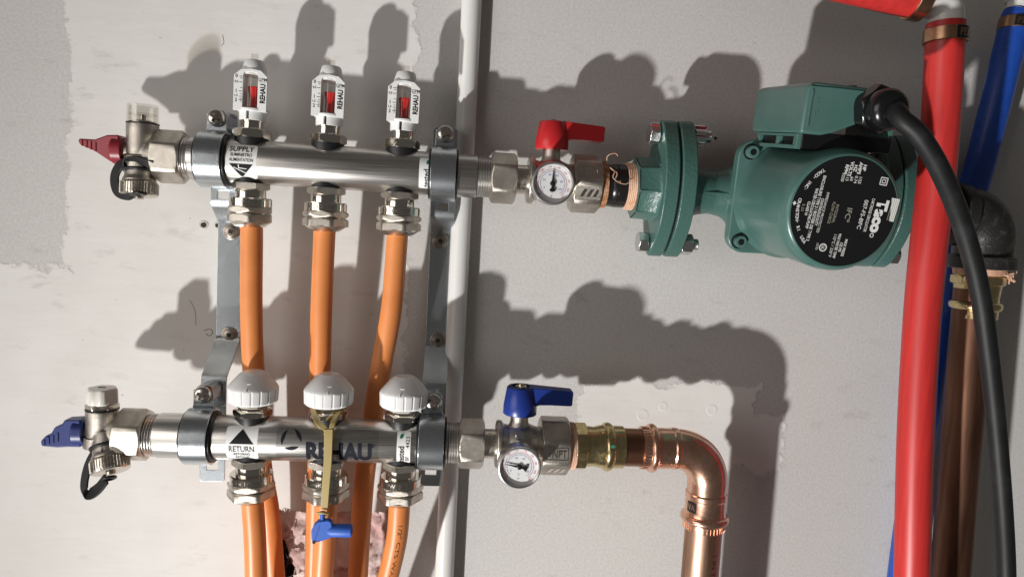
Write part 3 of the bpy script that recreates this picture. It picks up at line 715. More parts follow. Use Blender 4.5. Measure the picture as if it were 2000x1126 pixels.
    if which == 's':
        path = [(-212.2, -56, 29.9), (-226.9, -54, 32.3), (-237.4, -50, 29.4), (-242.8, -48, 20.7), (-240.1, -50, 10.8), (-232.0, -53, 7.8), (-224.3, -55, 9.0)]
        wd = lambda f: V((1, -.55, .25))
    else:
        path = [(-236.0, -79, -168.2), (-243.5, -76, -174.1), (-248.6, -75, -185), (-250.0, -76, -197.5), (-245.4, -79, -201.0), (-237.5, -83, -195.7), (-231.0, -85, -187.6)]
        wd = lambda f: V((.8, -.6, 0))
    bm = NB(); band(bm, [(a+ox, b-(SY if which == 's' else RY), c-oz) for a, b, c in path], 8.2, 1.5, wd, 8); obj('cap_strap', bm, 'black_rubber', t, .3)
    bm = NB(); e = path[-1]; torus(bm, 4.0, 1.1, V((e[0]+ox+2.0, e[1]-(SY if which == 's' else RY)-.5, e[2]-oz+.5)), pd, 28, 8); obj('strap_eye', bm, 'black_rubber', t)
    bm = NB(); torus(bm, 10.8, 1.3, po + pd*9.5, pd, 40, 8); obj('strap_ring', bm, 'black_rubber', t)
    return t
end_valve('drain valve with a dark red lever at the left end of the upper manifold', (-216, SY, sz(-216)), 's')
end_valve('drain valve with a navy blue lever at the left end of the lower manifold', (-232.2, RY, RZ), 'r')

# ------------------------------------------------------------------ ball valves with thermometers
def ball_valve(label, loc, hmat, which):
    t = thing('ball_valve', label, 'ball valve', loc, 'ball valves on the manifolds', (0, TS if which == 's' else 0, 0))
    bm = NB(); nut(bm, -28 if which == 's' else -27.3, -9.0, 33.6, ph=.05 if which == 's' else -.08, k=1.5); obj('union_nut', bm, 'nickel_cast', t)
    bm = NB(); lathe(bm, [(-10, 10.9), (1, 10.9)]); obj('tail_pipe', bm, 'nickel', t)
    bm = NB(); lathe(bm, [(0, 16.8), (.8, 17.8), (4, 17.8), (5, 15.6), (9, 14.6), (17, 17), (25, 15.8), (30, 13.8), (34, 14.2)]); lathe(bm, [(0, 9), (14, 8), (18, 6.8), (25, 6.6)], (17, 0, 0), Z, 40)
    lathe(bm, [(0, 7.5), (16, 6.5), (24, 5.5)], (14.5, 0, -1), V((0, -1, -.06)), 36)
    obj('body', bm, 'nickel_cast', t, remesh=.6, smooth_it=3)
    bm = NB(); nut(bm, 33.2, 54.2, 41.0, ph=0 if which == 's' else pi/8, k=1.5, c0=1, sides=8); hx = obj('hex_end', bm, 'nickel_cast', t)
    pr = Print().text('1"NPT', 0, 0, 6.0, 15, bold=.01)
    def on_face(a0):                              # a flat of the octagon, turned a0 above the horizontal
        n_ = V((0, -math.cos(a0), math.sin(a0))); u_ = V((0, math.sin(a0), math.cos(a0)))
        return lambda x, y: V((43.6 + x, 0, 0)) + n_*20.7 + u_*y
    pr.put('cast_lettering', on_face(pi/8 if which == 's' else 0), 'nickel_bright', hx)
    Print().poly([(-6, -3), (-3.4, -3), (-.6, 3), (-3.2, 3)]).poly([(-1.2, -3), (1.4, -3), (4.2, 3), (1.6, 3)]).poly([(3.6, -3), (6.2, -3), (7.6, 1), (7.6, 3), (6.2, 3)]).put('cast_emblem', on_face(-pi/8 if which == 's' else -pi/4), 'nickel_bright', hx)
    fr_ = Print()
    for y in (-4.4, 4.4): fr_.rect(0, y, 17, .6)
    for x in (-8.4, 8.4): fr_.rect(x, 0, .6, 8.8)
    fr_.put('cast_frame', on_face(pi/8 if which == 's' else 0), 'nickel_bright', hx)
    # lever
    bm = NB(); lathe(bm, [(23.4, 12.2), (24, 12.6), (30, 12.5), (43.6, 10.6), (44.6, 9.6), (44.6, 7.4), (42.4, 7.2), (42.4, 0)], (17, 0, 0), Z, 48)
    arm = [(4, 30), (10, 31.5), (14, 32.8), (22, 33.0), (37.6, 32.6), (38.6, 33.4), (39.0, 43.0), (38.2, 44.0), (22, 45.0), (6, 46.0)]
    rows = []
    for s in (-1, 1): rows.append([V((17 + a, s*(6.8 - .03*a), b - 1.0)) for a, b in arm])
    rings(bm, rows)
    hd = obj('lever', bm, hmat, t, .7)
    bm = NB(); nut(bm, 42.4, 45.0, 8.6, (17, 0, 0), Z, .3, k=2); obj('lever_nut', bm, 'chrome', hd)
    bm = NB(); lathe(bm, [(45.0, 2.6), (46.2, 2.4), (46.4, 0)], (17, 0, 0), Z, 20); obj('stem_end', bm, 'brass', hd)
    if hmat == 'blue_plastic':
        bm = NB(); lathe(bm, [(44.7, 9.4), (44.8, 9.4), (44.8, 7.0), (44.7, 7.0)], (17, 0, 0), Z, 40, closed=True); obj('hub_recess_shade', bm, 'black_rubber', hd)  # flat black ring painted for the shade of the hub recess
    return t
ball_valve('ball valve with a red lever on the upper pipe line', (54, SY, sz(54)), 'red_plastic', 's')
ball_valve('ball valve with a blue lever on the lower pipe line', (38.6, RY, RZ), 'blue_plastic', 'r')

def thermometer(label, loc, needle_deg, rot):
    t = thing('thermometer', label, 'thermometer', loc, 'dial thermometers', rot)
    A = (0, -1, 0)                               # the dial looks along -Y; origin at the dial plane
    bm = NB(); lathe(bm, [(-9, 12), (-8.6, 14.6), (-6, 15.2), (3.6, 15.4), (4.4, 15.0), (4.6, 14.4), (3.8, 13.6), (0.0, 13.4), (-.4, 13.4)], (0, 0, 0), A, 64, cap=False); lathe(bm, [(-9, 12), (-9, 0)], (0, 0, 0), A, 64, cap=False); obj('case', bm, 'bezel', t)
    bm = NB(); lathe(bm, [(-14, 4.4), (-9, 4.4), (-8.8, 9)], (0, 0, 0), A, 32); obj('stem', bm, 'nickel', t)
    bm = NB(); lathe(bm, [(-.2, 13.45), (1.2, 13.45), (1.2, 0)], (0, 0, 0), A, 64); obj('dial', bm, 'dial', t)
    f = on_front(-1.28)
    red, blu, blk = Print(), Print(), Print()
    def pol(r, deg): a = math.radians(90 - deg); return r*math.cos(a), r*math.sin(a)
    for i in range(61):
        a = -135 + 270*i/60; big = i % 5 == 0
        for P_, r0, r1, w in ((red, 10.0, 11.0 if big else 10.5, .12), (blu, 8.9, 8.1 if big else 8.5, .12)):
            x0, y0 = pol(r0, a); x1, y1 = pol(r1, a); d = math.hypot(x1-x0, y1-y0); nx_, ny_ = -(y1-y0)/d*w, (x1-x0)/d*w
            P_.poly([(x0-nx_, y0-ny_), (x0+nx_, y0+ny_), (x1+nx_, y1+ny_), (x1-nx_, y1-ny_)])
    red.ring(0, 0, 9.95, 10.1, 48, math.radians(-45), math.radians(225)); blu.ring(0, 0, 8.85, 8.98, 48, math.radians(-45), math.radians(225))
    for i, s in enumerate(('40', '60', '80', '100', '120', '140', '160', '180', '200', '220')):
        a = -135 + 30*i; x, y = pol(12.1, a); red.text(s, x, y, 1.35, rot=math.radians(-a))
    for i, s in enumerate(('0', '20', '40', '60', '80', '100')):
        a = -120 + 48*i; x, y = pol(6.6, a); blu.text(s, x, y, 1.5)
    blk.text('°F', 0, -9.0, 1.5).text('°C', 0, -5.8, 1.3)
    red.put('red_scale', f, 'ink_red', t); blu.put('blue_scale', f, 'ink_blue', t); blk.put('lettering', f, 'ink', t)
    n = Print(); a = math.radians(90 - needle_deg); c, s = math.cos(a), math.sin(a)
    bm = NB(); pl = [(11.2, 0), (6, .42), (1.5, .8), (-3.0, .9), (-4.6, 2.3), (-5.6, 1.6), (-5.9, 0), (-5.6, -1.6), (-4.6, -2.3), (-3.0, -.9), (1.5, -.8), (6, -.42)]
    prism(bm, [(p*c - q*s, p*s + q*c) for p, q in pl], d0=-2.6, d1=-2.25); lathe(bm, [(0, 1.9), (2.7, 1.9), (3.1, 1.2), (3.1, 0)], (0, 0, 0), A, 24); obj('needle', bm, 'label_black', t)
    bm = NB(); lathe(bm, [(3.3, 13.55), (3.5, 13.55), (3.6, 0)], (0, 0, 0), A, 48, cap=False); obj('glass', bm, 'glass', t)
    return t
thermometer('round chrome thermometer below the red lever, its needle upright', (68.6, -75.5, 31.8), -4, (0, .06, 0))
tr_ = thermometer('round chrome thermometer below the blue lever, its needle lying left', (53.6, -95.5, -168.0), -82, (.05, .05, 0))
bm = NB(); lathe(bm, [(0, 3.4), (6, 3.4), (7.5, 2.6), (8, 0)], (54.5, -74, -153), V((0, -.8, .25)), 24); lathe(bm, [(0, 3.6), (1.5, 3.6)], (54.5, -79, -151.5), V((0, -.8, .25)), 24)
o = obj('thermometer_lock_screw', bm, 'chrome'); tag(o, 'small chrome lock screw above the lower thermometer', 'screw')

# ------------------------------------------------------------------ thread rope, nipple, brass adapter, copper elbow
def rope(label, loc, x0, x1, r0, r1, material, turns, rot=(0, 0, 0), axis=X):
    t = NB(); n = turns*28; pts = []
    for i in range(n+1):
        f = i/n; a = 2*pi*turns*f; r = r0 + (r1-r0)*f + random.uniform(-.12, .12); x = x0 + (x1-x0)*f
        pts.append((x, r*math.cos(a), r*math.sin(a)) if axis is X else (r*math.cos(a), r*math.sin(a), x))
    pr = abs(x1-x0)/turns*.62
    tube(t, pts, pr, 7, 0)
    lathe(t, [(min(x0, x1), r0-.2), (max(x0, x1), r1-.2)], ax=axis, n=32)
    o = obj('thread_seal', t, material); o.location = V(loc)*MM; o.rotation_euler = rot
    return tag(o, label, 'thread seal', 'hemp thread seals')
zs0 = sz(120)
bm = NB(); lathe(bm, [(-14, 15.9), (-1.6, 15.9), (-1.3, 15.5), (-.9, 15.9), (2.4, 16.4), (3, 16.0), (3.5, 16.5), (9.5, 16.5), (10, 16.0), (10.5, 16.5), (13.0, 16.3), (13.4, 15.8), (13.8, 16.2), (30, 15.6)], n=56)
o = obj('black_nipple', bm, 'black_pipe'); o.location = V((118.5, SY, zs0))*MM; tag(o, 'short black steel nipple between the red-lever valve and the pump flange', 'pipe nipple')
rope('rust brown thread seal at the right end of the red-lever valve', (0, SY, zs0), 108.6, 113.6, 17.4, 16.6, 'rope_rust', 4)
rope('pale hemp thread seal where the black nipple enters the pump flange', (0, SY, zs0), 128.6, 136.6, 16.7, 17.8, 'rope', 6)
bm = NB()
for k in range(46):
    a = random.uniform(0, 2*pi); r = 18.0; x = 136.6 + random.uniform(-.7, .6); p = V((x, -r*math.cos(a), r*math.sin(a)))
    bmesh.ops.create_icosphere(bm, subdivisions=1, radius=random.uniform(.5, 1.2), matrix=Matrix.Translation(p))
o = obj('thread_sealant', bm, 'sealant'); o.location = V((0, SY, zs0))*MM; tag(o, 'orange sealant crumbs around the mouth of the pump flange', 'sealant')
bm = NB()
for s in ([(112, -54, 50.5), (111, -56, 54.5), (113, -57, 57.0), (117, -57, 57.8), (119, -57, 56)], [(113, -60, 47), (116, -62, 44), (115, -62.5, 40), (119, -63, 36.5), (125, -62, 35.5), (129, -61, 38)], [(114, -60, 46), (118, -62, 43), (117, -62, 38), (121, -62.6, 37)]): tube(bm, s, .32, 6, 6)
o = obj('loose_fibre', bm, 'rope'); tag(o, 'curled loose fibres of hemp hanging over the black nipple', 'fibre')

rope('rose coloured thread seal at the right end of the blue-lever valve', (0, RY, RZ), 92.8, 98.6, 17.6, 16.8, 'rope', 5)
bm = NB()
t = thing('brass_adapter', 'brass press adapter right of the blue-lever valve', 'pipe fitting', (97, RY, RZ))
bm = NB(); lathe(bm, [(-6, 15.5), (1, 15.8)]); nut(bm, 0.4, 9.6, 33.5, ph=.0, k=1.6, sides=8); obj('hex_collar', bm, 'brass', t)
bm = NB(); lathe(bm, [(9.2, 15.0), (11, 15.2), (16, 14.8), (21, 16.0), (23, 16.3)]); lathe(bm, [(22.8, 16.3)] + [(26.6 + 3.4*math.sin(a), 16.2 + 2.2*math.cos(a)) for a in [-pi/2 + pi*i/10 for i in range(11)]] + [(30.4, 15.9), (33, 16.0), (38.4, 15.9), (38.6, 14.6)], n=64)
bd = obj('press_body', bm, 'brass', t, sharp=30)
bm = NB(); prism(bm, [(1.6*math.cos(a), 2.0*math.sin(a)) for a in [2*pi*i/14 for i in range(14)]], (27, -17.4, 5.4), X, V((0, -.33, .94)), V((0, -1, 0)), 0, .7); obj('green_dot', bm, 'ink_green', bd)
bm = NB(); lathe(bm, [(0, 14.3), (28, 14.3)], n=48); o = obj('copper_stub', bm, 'copper_stub'); o.location = V((127, RY, RZ))*MM; tag(o, 'short dark copper tube between brass adapter and copper elbow', 'pipe')

def copper_elbow():
    t = thing('copper_elbow', 'shiny copper press elbow turning down to the copper pipe', 'pipe elbow', (149.5, RY, RZ))
    def mouth(bm, o, ax):
        lathe(bm, [(0, 14.4), (0, 15.6), (4.8, 15.8), (5.4, 16.0)] + [(8.6 + 3.0*math.sin(a), 16.0 + 2.5*math.cos(a)) for a in [-pi/2 + pi*i/10 for i in range(11)]] + [(12, 15.8), (15, 15.5), (24, 15.3), (25, 15.9), (28.0, 15.9), (29.0, 15.2)], o, ax, 64, cap=False)
    bm = NB(); mouth(bm, (0, 0, 0), X); obj('inlet_socket', bm, 'copper_bright', t, sharp=30)
    # outlet
    ox, oz = 55.0, -62.5
    bm = NB(); mouth(bm, (ox, 0, oz), (0, 0, 1)); ob = obj('outlet_socket', bm, 'copper_bright', t, sharp=30)
    Rb = ox - 28.5; pts = []
    for i in range(21):
        a = pi/2*i/20; pts.append((28.5 + Rb*math.sin(a), 0, -Rb + Rb*math.cos(a)))
    pts.append((ox, 0, oz + 29))
    bm = NB(); tube(bm, pts, lambda f: 15.0 + .5*math.sin(pi*f), 56, 0, cap=False); obj('bend', bm, 'copper_bright', t, sharp=60)
    bm = NB(); rows = []
    for th in (-150, -130, -110, -90, -70): pass
    Print().poly([(-4.5, -4), (4.5, -4), (4.5, 4), (-4.5, 4)]).put('black_mark', on_post(15.6, oz + 19.0, -62, .12, ox), 'label_black', ob, (0, 1.0))
    Print().text('VA', 0, 0, 4.2, 6.5, bold=.02).put('mark_lettering', on_post(15.6, oz + 19.0, -62, .25, ox), 'copper_bright', ob, (0, 1.0))
    for ax_ in 'zx':
        bm = NB()
        for th in range(0, 360, 10):
            a = math.radians(th)
            p = V((ox + 15.75*math.sin(a), -15.75*math.cos(a), oz + 2.6)) if ax_ == 'z' else V((2.6, -15.75*math.cos(a), 15.75*math.sin(a)))
            R_ = Matrix.Rotation(a, 3, 'Z') if ax_ == 'z' else Matrix.Rotation(-a, 3, 'X')
            box(bm, p, (.8, .7, 4.4) if ax_ == 'z' else (4.4, .7, .8), R_)
        tag(obj('crimp_rib', bm, 'copper_bright', t), kind='stuff')
copper_elbow()
bm = NB(); lathe(bm, [(-62.5+10, 14.3), (-420, 14.3)], (0, 0, 0), Z, 56)
o = obj('copper_pipe', bm, 'copper_pipe'); o.location = V((204.5, RY, RZ))*MM; tag(o, 'copper pipe dropping from the press elbow to the bottom edge', 'pipe')
Print().text('1 IN TYPE L', 0, 0, 4.2, 34, rot=-pi/2).put('faded_print', on_post(14.3, -96, 22, .1), 'copper_dull', o, (0, 1.0))

# ------------------------------------------------------------------ pump
PT = math.radians(8)
pump = thing('circulator_pump', 'green cast iron circulator pump with round black nameplate', 'pump', (250, SY, 34.4), None, (PT, 0, 0))
def oval(hz, hy, n=56, e=2.3, pinch=.82):
    out = []
    for i in range(n):
        a = 2*pi*i/n; c, s = math.cos(a), math.sin(a)
        # lozenge-like flange: wide in the middle, rounded ears at top and bottom
        z = hz*math.copysign(abs(s)**(2/e), s); w = hy*(1 - (1-pinch*.62)*(abs(z)/hz)**2.2); y = w*math.copysign(abs(c)**(2/e), c); out.append((y, z))
    return out
FLG = oval(52, 29)
def flange_plate(name, x0, x1, parent, material='green_cast'):
    bm = NB(); prism(bm, FLG, (0, 0, 0), Y, Z, X, x0, x1); return obj(name, bm, material, parent, 1.2)
# volute
bm = NB()
lathe(bm, [(-75, 27), (-71, 21), (-64, 18), (-54, 16.5), (-44, 18.5), (-34, 25)], n=48); lathe(bm, [(75, 27), (71, 21), (64, 18), (54, 16.5), (44, 18.5), (34, 25)], n=48)
lathe(bm, [(24, 30), (18, 38), (4, 44), (-12, 44), (-20, 42)], (0, 0, 0), (0, 1, 0), 56)
obj('volute', bm, 'green_cast', pump, remesh=1.1, smooth_it=6)
flange_plate('flange', -85, -73.6, pump); flange_plate('flange', 73.6, 85, pump)
bm = NB(); box(bm, (-57, -17.6, 1.0), (34, 1.4, 1.1)); obj('parting_line', bm, 'green_cast', pump, .3)
# motor mounting plate
bm = NB(); prism(bm, rrect(90, 84, 13, 6, 0, 0), (0, 0, 0), X, Z, Y, -26, -17); obj('motor_plate', bm, 'green_paint', pump, 1.6)
for sx_, sz_ in ((-1, 1), (-1, -1), (1, 1), (1, -1)):
    p = (36*sx_, -26, 33*sz_)
    bm = NB(); lathe(bm, [(0, 5.9), (.4, 5.8), (.4, 4.8)], p, (0, -1, 0), 28); obj('bolt_recess_shade', bm, 'label_black', pump)  # black ring painted for the shadowed recess around each bolt
    bm = NB(); lathe(bm, [(0, 4.6), (4.2, 4.6), (4.8, 4.1), (4.8, 2.4), (2.5, 2.2), (2.5, 0)], p, (0, -1, 0), 28); b_ = obj('bolt', bm, 'green_paint', pump)
    bm = NB(); lathe(bm, [(2.6, 2.2), (4.9, 2.2)], p, (0, -1, 0), 6); obj('hex_socket', bm, 'label_black', b_)
# motor can
bm = NB(); lathe(bm, [(25, 44.5), (27.5, 43.5), (30, 42), (36, 41.2), (60, 40.6), (90, 40.0), (95, 39.4), (98.2, 38.0), (100, 36.2), (100, 35.6), (99.4, 35.4), (99.4, 0)], (0, 0, 0), (0, -1, 0), 96); can = obj('motor_housing', bm, 'green_paint', pump, sharp=50)
bm = NB(); lathe(bm, [(99.2, 35.3), (100.0, 35.3), (100.0, 0)], (0, 0, 0), (0, -1, 0), 80); np_ = obj('nameplate', bm, 'label_black', pump)
ud, vd = V((-.113, 0, -.994)), V((.994, 0, -.113)); NR = 35.3
def plate(x, y): return ud*(x*NR) + vd*(y*NR) + V((0, -100.12, 0))
w_ = Print(); d_ = Print()
w_.text('Taco', -.03, .68, .20, .62, bold=.06).poly([(-.40, .82), (.02, .90), (.02, .98), (-.40, .98)])
for i in range(4): d_.rect(-.19, .845 + .036*i, .40, .010)
w_.ring(.33, .64, .025, .04, 12)
w_.text('CARTRIDGE CIRCULATOR', -.02, .485, .055, .62, bold=.012).text('007-F5-8IFC', -.01, .36, .075, .54, bold=.006)
d_.text('IFC', .015, .09, .10, .20).ring(.145, .12, .015, .026, 10)
d_.text('INTEGRAL', .06, -.155, .055, .34).text('FLOW CHECK', .06, -.235, .055, .40)
for i, (k, v) in enumerate((('HP', '1/25'), ('AMPS', '0.74'), ('HZ', '60'), ('VOLTS', '115'), ('RPM', '3250'))):
    w_.text(k, -.83 + .02*i, .15 - .082*i, .062, bold=.03); w_.text(v, -.60, .13 - .082*i, .055, bold=.006)
for s in (.062, .03): w_.polys += []
for (hw, lw) in ((.065, .016), (.030, .014)):
    for a, b, ww, hh in ((0, hw, 2*hw, lw), (0, -hw, 2*hw, lw), (hw, 0, lw, 2*hw), (-hw, 0, lw, 2*hw)): w_.rect(-.66 + a, .58 + b, ww, hh)
w_.text('MAX PRESS', .64, .19, .052, .32, bold=.02).text('125 PSI', .64, .115, .052, .17, bold=.02).text('MAX WATER TEMP', .63, .04, .052, .46, bold=.02).text('110°C / 230°F', .64, -.04, .055, .42)
w_.ring(.70, -.215, .055, .075, 24).text('UL', .70, -.215, .06, .07, bold=.02).text('LISTED', .70, -.33, .04, .12)
w_.text('IMPEDANCE PROTECTED', .08, -.395, .05, .74).text('CONTINUOUS DUTY', .08, -.465, .052, .5, bold=.02).text('ENCLOSURE TYPE 2 / BOITIER DE TYPE 2', .03, -.54, .055, 1.2, bold=.02)
w_.text('WATER CIRCULATING PUMP', .04, -.62, .055, .74, bold=.02).text('CLASS H', .05, -.70, .052, .25, bold=.02); d_.text('5-23', .05, -.79, .05, .13)
arc = 'TACO, INC.   CRANSTON, RI  USA'
for i, ch in enumerate(arc):
    if ch == ' ': continue
    a = math.radians(-90 + (i - (len(arc)-1)/2)*3.3); w_.text(ch, .885*math.cos(a), .885*math.sin(a), .058, rot=a + pi/2, bold=.02)
w_.poly([(-.0, -.93), (.04, -.97), (0, -1.0+.0), (-.04, -.97)])
# stripes cut the bar of the T
w_.put('lettering', plate, 'print_white', np_)
d_.put('faint_lettering', lambda x, y: plate(x, y) + V((0, -.05, 0)), 'print_dim', np_)
# junction box
bx0, bx1 = -32.5, 29.5
def jbox():
    bm = NB(); k = 5
    front = [(bx0, 47.5), (bx0 + 14, 47.0), (bx0 + 22, 49.0), (bx0 + 36, 55), (bx1 - 8, 58), (bx1, 60), (bx1, 74), (bx1 - 3, 77.2), (bx0 + 6, 79.4), (bx0 + 2, 78.4), (bx0, 75.5)]
    prism(bm, front, (0, 0, 0), X, Z, Y, -91, -13)
    jo = obj('junction_box', bm, 'green_paint', pump, 3.6); jo.modifiers['bevel'].segments = 4; return jo
jb = jbox()
bm = NB(); band(bm, [(bx0 + 3.5, -91.3, 52), (bx0 + 3.8, -91.3, 73), (bx0 + 7, -91.3, 76), (bx1 - 6, -91.3, 74.4)], 1.0, 1.2, Y, 3); obj('cover_ridge', bm, 'green_paint', jb, .3)
bm = NB()
for x, z in ((bx0+7.6, 69), (bx0+9, 69.5), (bx0+8.2, 67.2), (bx0+7.4, 60.6), (bx0+9.2, 61.4), (bx0+7.8, 58.6), (bx0+9.4, 58.9)): bmesh.ops.create_icosphere(bm, subdivisions=1, radius=.42, matrix=Matrix.Translation((x, -91.1, z)))
obj('cast_number', bm, 'green_paint', jb)
bm = NB(); lathe(bm, [(0, 3.2), (3, 3.2), (3.4, 2.6), (3.4, 0)], (8, -70, 77.2), Z, 20); obj('cover_screw', bm, 'green_cast', jb)
bm = NB(); prism(bm, [(bx0 + 4, 38), (bx1 + 3, 38), (bx1 + 3, 48), (bx0 + 22, 48.5), (bx0 + 4, 47.5)], (0, 0, 0), X, Z, Y, -86, -18); obj('box_base', bm, 'black_gloss', pump, .8)
bm = NB(); prism(bm, [(bx1 + 1, 38), (bx1 + 4, 38), (bx1 + 4, 62), (bx1 + 1, 60)], (0, 0, 0), X, Z, Y, -84, -30); obj('bracket_cheek', bm, 'green_paint', pump, .5)
# slotted support between box and housing, on the left side: two openings
bm = NB(); xs = bx0 + 1.0
for y0, y1, z0, z1 in ((-84, -22, 37.5, 40), (-84, -22, 45.5, 47.2), (-84, -80, 40, 45.5), (-58, -54, 40, 45.5), (-26, -22, 40, 45.5)): box(bm, (xs + 2, (y0+y1)/2, (z0+z1)/2), (4, y1-y0, z1-z0 + .02))
obj('slotted_support', bm, 'green_paint', pump, .4)
bm = NB(); box(bm, (bx0 + 12, -84, 43), (22, 2.2, 9)); obj('support_apron', bm, 'green_paint', pump, .5) 
# cable gland
gd = V((.10, -1, -.06)).normalized(); go = V((13.5, -90, 65.5))
bm = NB(); nut(bm, -1, 9, 27, go, gd, .2, k=1.2); obj('gland_nut', bm, 'black_gloss', pump, .4)
bm = NB(); lathe(bm, [(8.5, 12.5), (10.5, 13.2), (15, 13.0), (18.5, 11.6), (20.5, 8.8), (20.8, 6.4)], go, gd, 48); obj('gland_dome', bm, 'black_gloss', pump)

# companion flanges and their bolts
def companion(label, loc, s, rot=(PT, 0, 0)):
    t = thing('pipe_flange', label, 'flange', loc, 'green pump flanges', rot)
    bm = NB(); prism(bm, FLG, (0, 0, 0), Y, Z, X, -12*s, -.8*s); obj('flange_plate', bm, 'green_cast', t, 1.4)
    bm = NB(); lathe(bm, [(-29*s, 16.5), (-29*s, 22.6), (-28*s, 23.6), (-14*s, 24.4), (-11*s, 27)], n=8); obj('collar', bm, 'green_cast', t, 1.4)
    bm = NB(); prism(bm, [(y*.93, z*.93) for y, z in FLG], (0, 0, 0), Y, Z, X, -.9*s, .9*s); obj('gasket', bm, 'black_rubber', t)
    return t
companion('green flange threaded onto the black nipple left of the pump', (250 - 86, SY, 34.4), 1)
companion('green flange on the outlet side of the pump, behind the red pipe', (250 + 86, SY, 34.4), -1)
def flange_bolt(label, loc, side, top):
    t = thing('flange_bolt', label, 'bolt', loc, 'bolts of the pump flanges', (PT, 0, 0))
    s = side
    bm = NB(); nut(bm, -20.5*s, -13.0*s, 14.5, ph=.3, k=1.7) if s > 0 else nut(bm, 13.0, 20.5, 14.5, ph=.3, k=1.7); hd = obj('bolt_head', bm, 'bolt_zinc', t)
    bm = NB(); nut(bm, 13.4, 22.6, 14.5, ph=.1, k=1.7) if s > 0 else nut(bm, -22.6, -13.4, 14.5, ph=.1, k=1.7); nt_ = obj('hex_nut', bm, 'bolt_zinc', t)
    bm = NB(); thread(bm, 22.4, 27.5, 4.6, 1.5, .5, V((s, 0, 0)), n=24); lathe(bm, [(-13, 4.2), (23, 4.2)], ax=(s, 0, 0), n=24); obj('stud', bm, 'bolt_zinc', t)
    if top and s > 0:
        bm = NB(); box(bm, (18, 0, 7.0), (8.6, 9.0, .9)); box(bm, (18, -5.6, 3.2), (8.6, .9, 7.4), Matrix.Rotation(-.5, 3, 'X')); obj('red_paint_daub', bm, 'paint_red', nt_, .3)
        bm = NB(); box(bm, (-17, -5.6, 3.2), (6.8, .9, 7.4), Matrix.Rotation(-.5, 3, 'X')); obj('pink_paint_daub', bm, 'ink_red', hd, .3)
    return t
for sx_, side in ((250 - 86, 1), (250 + 86, -1)):
    for k, lab in ((1, 'upper'), (-1, 'lower')):
        flange_bolt(('%s flange bolt left of the pump%s' % (lab, ', daubed with red paint' if k > 0 else ', below the black nipple')) if side > 0 else '%s flange bolt right of the pump, by the red pipe' % lab,
                    (sx_, SY - 41.5*k*math.sin(PT), 34.4 + 41.5*k*math.cos(PT)), side, k > 0)

# ------------------------------------------------------------------ outlet: iron elbow, brass adapter, dull copper pipe
OY = -48.0
bm = NB(); lathe(bm, [(0, 17.5), (48, 17.5)], (352, SY, 33.0), (1, -.11, -.09), 40); o = obj('outlet_nipple', bm, 'black_pipe'); tag(o, 'black steel nipple behind the red pipe, entering the iron elbow', 'pipe nipple')
t = thing('iron_elbow', 'rough black iron elbow behind the power cable', 'pipe elbow', (419.4, OY, 28.0)); t.scale = (.87, .87, .87)
bm = NB(); pts = [(-16, 0, 0)] + [(-10 + 10*math.sin(pi/2*i/12) , 0, -10 + 10*math.cos(pi/2*i/12)) for i in range(1, 12)] + [(0, 0, -12), (0, 0, -36)]
tube(bm, [(-32, 0, 0), (-22, 0, 0)] + [(-22 + 24*math.sin(pi/2*i/10), 0, -24 + 24*math.cos(pi/2*i/10)) for i in range(1, 11)] + [(2, 0, -36)], lambda f: 24.5 + 1.2*math.sin(pi*f), 48, 0); obj('bend', bm, 'black_iron', t, sharp=60)
bm = NB(); lathe(bm, [(-35.5, 20), (-35.5, 27.6), (-34.5, 28.6), (-25, 28.6), (-23.5, 27)], ax=X); obj('inlet_band', bm, 'black_iron', t, .8)
bm = NB(); lathe(bm, [(-48.5, 20), (-48.5, 27.6), (-47.5, 28.4), (-37.5, 28.4), (-36.2, 26.6)], (2, 0, 0), Z); obj('outlet_band', bm, 'black_iron', t, .8)
rope('frayed pale thread seal below the black iron elbow', (420.8, OY, 34.6), -53.5, -48.4, 17.8, 18.8, 'rope', 4, axis=Z)
bm = NB()
for k in range(16):
    a = random.uniform(.2, 1.5); p = V((420.8 + 18*math.sin(a), OY - 18*math.cos(a), -16 + random.uniform(-2, 1))); tube(bm, [p, p + V((random.uniform(1, 4), -random.uniform(0, 2), random.uniform(-4, 0))), p + V((random.uniform(3, 8), -random.uniform(0, 3), random.uniform(-7, 1)))], .7, 5, 3)
o = obj('loose_fibre', bm, 'rope'); tag(o, 'frayed fibres sticking out right below the iron elbow', 'fibre')
t = thing('brass_adapter', 'brass press adapter below the black iron elbow', 'pipe fitting', (419.9, OY, -18)); t.scale = (.86, .86, .97)
bm = NB(); lathe(bm, [(2, 19), (-2, 19.6), (-3, 21.5), (-8, 21.5), (-9, 20.4)], ax=Z); nut(bm, -9, -1.5, 42, ax=Z, ph=.3, k=1.6, sides=8); obj('hex_collar', bm, 'brass', t)
bm = NB(); lathe(bm, [(-8.5, 19.6), (-20, 18.4), (-23, 18.8)] + [(-26.4 - 3.4*math.sin(a), 19.2 + 2.6*math.cos(a)) for a in [-pi/2 + pi*i/10 for i in range(11)]] + [(-30, 18.8), (-36.5, 18.8), (-36.8, 17.5)], ax=Z, n=56); obj('press_body', bm, 'brass', t, sharp=30)
pipe('copper_pipe', 'dull brown copper pipe under the brass adapter, beside the power cable', [(417.7, OY, -30), (418.2, OY, -53.6), (420.1, OY, -134.8), (424.3, OY, -270.9), (430.3, OY, -420)], 14.72, 'copper_dull', 'pipe', None, 48)

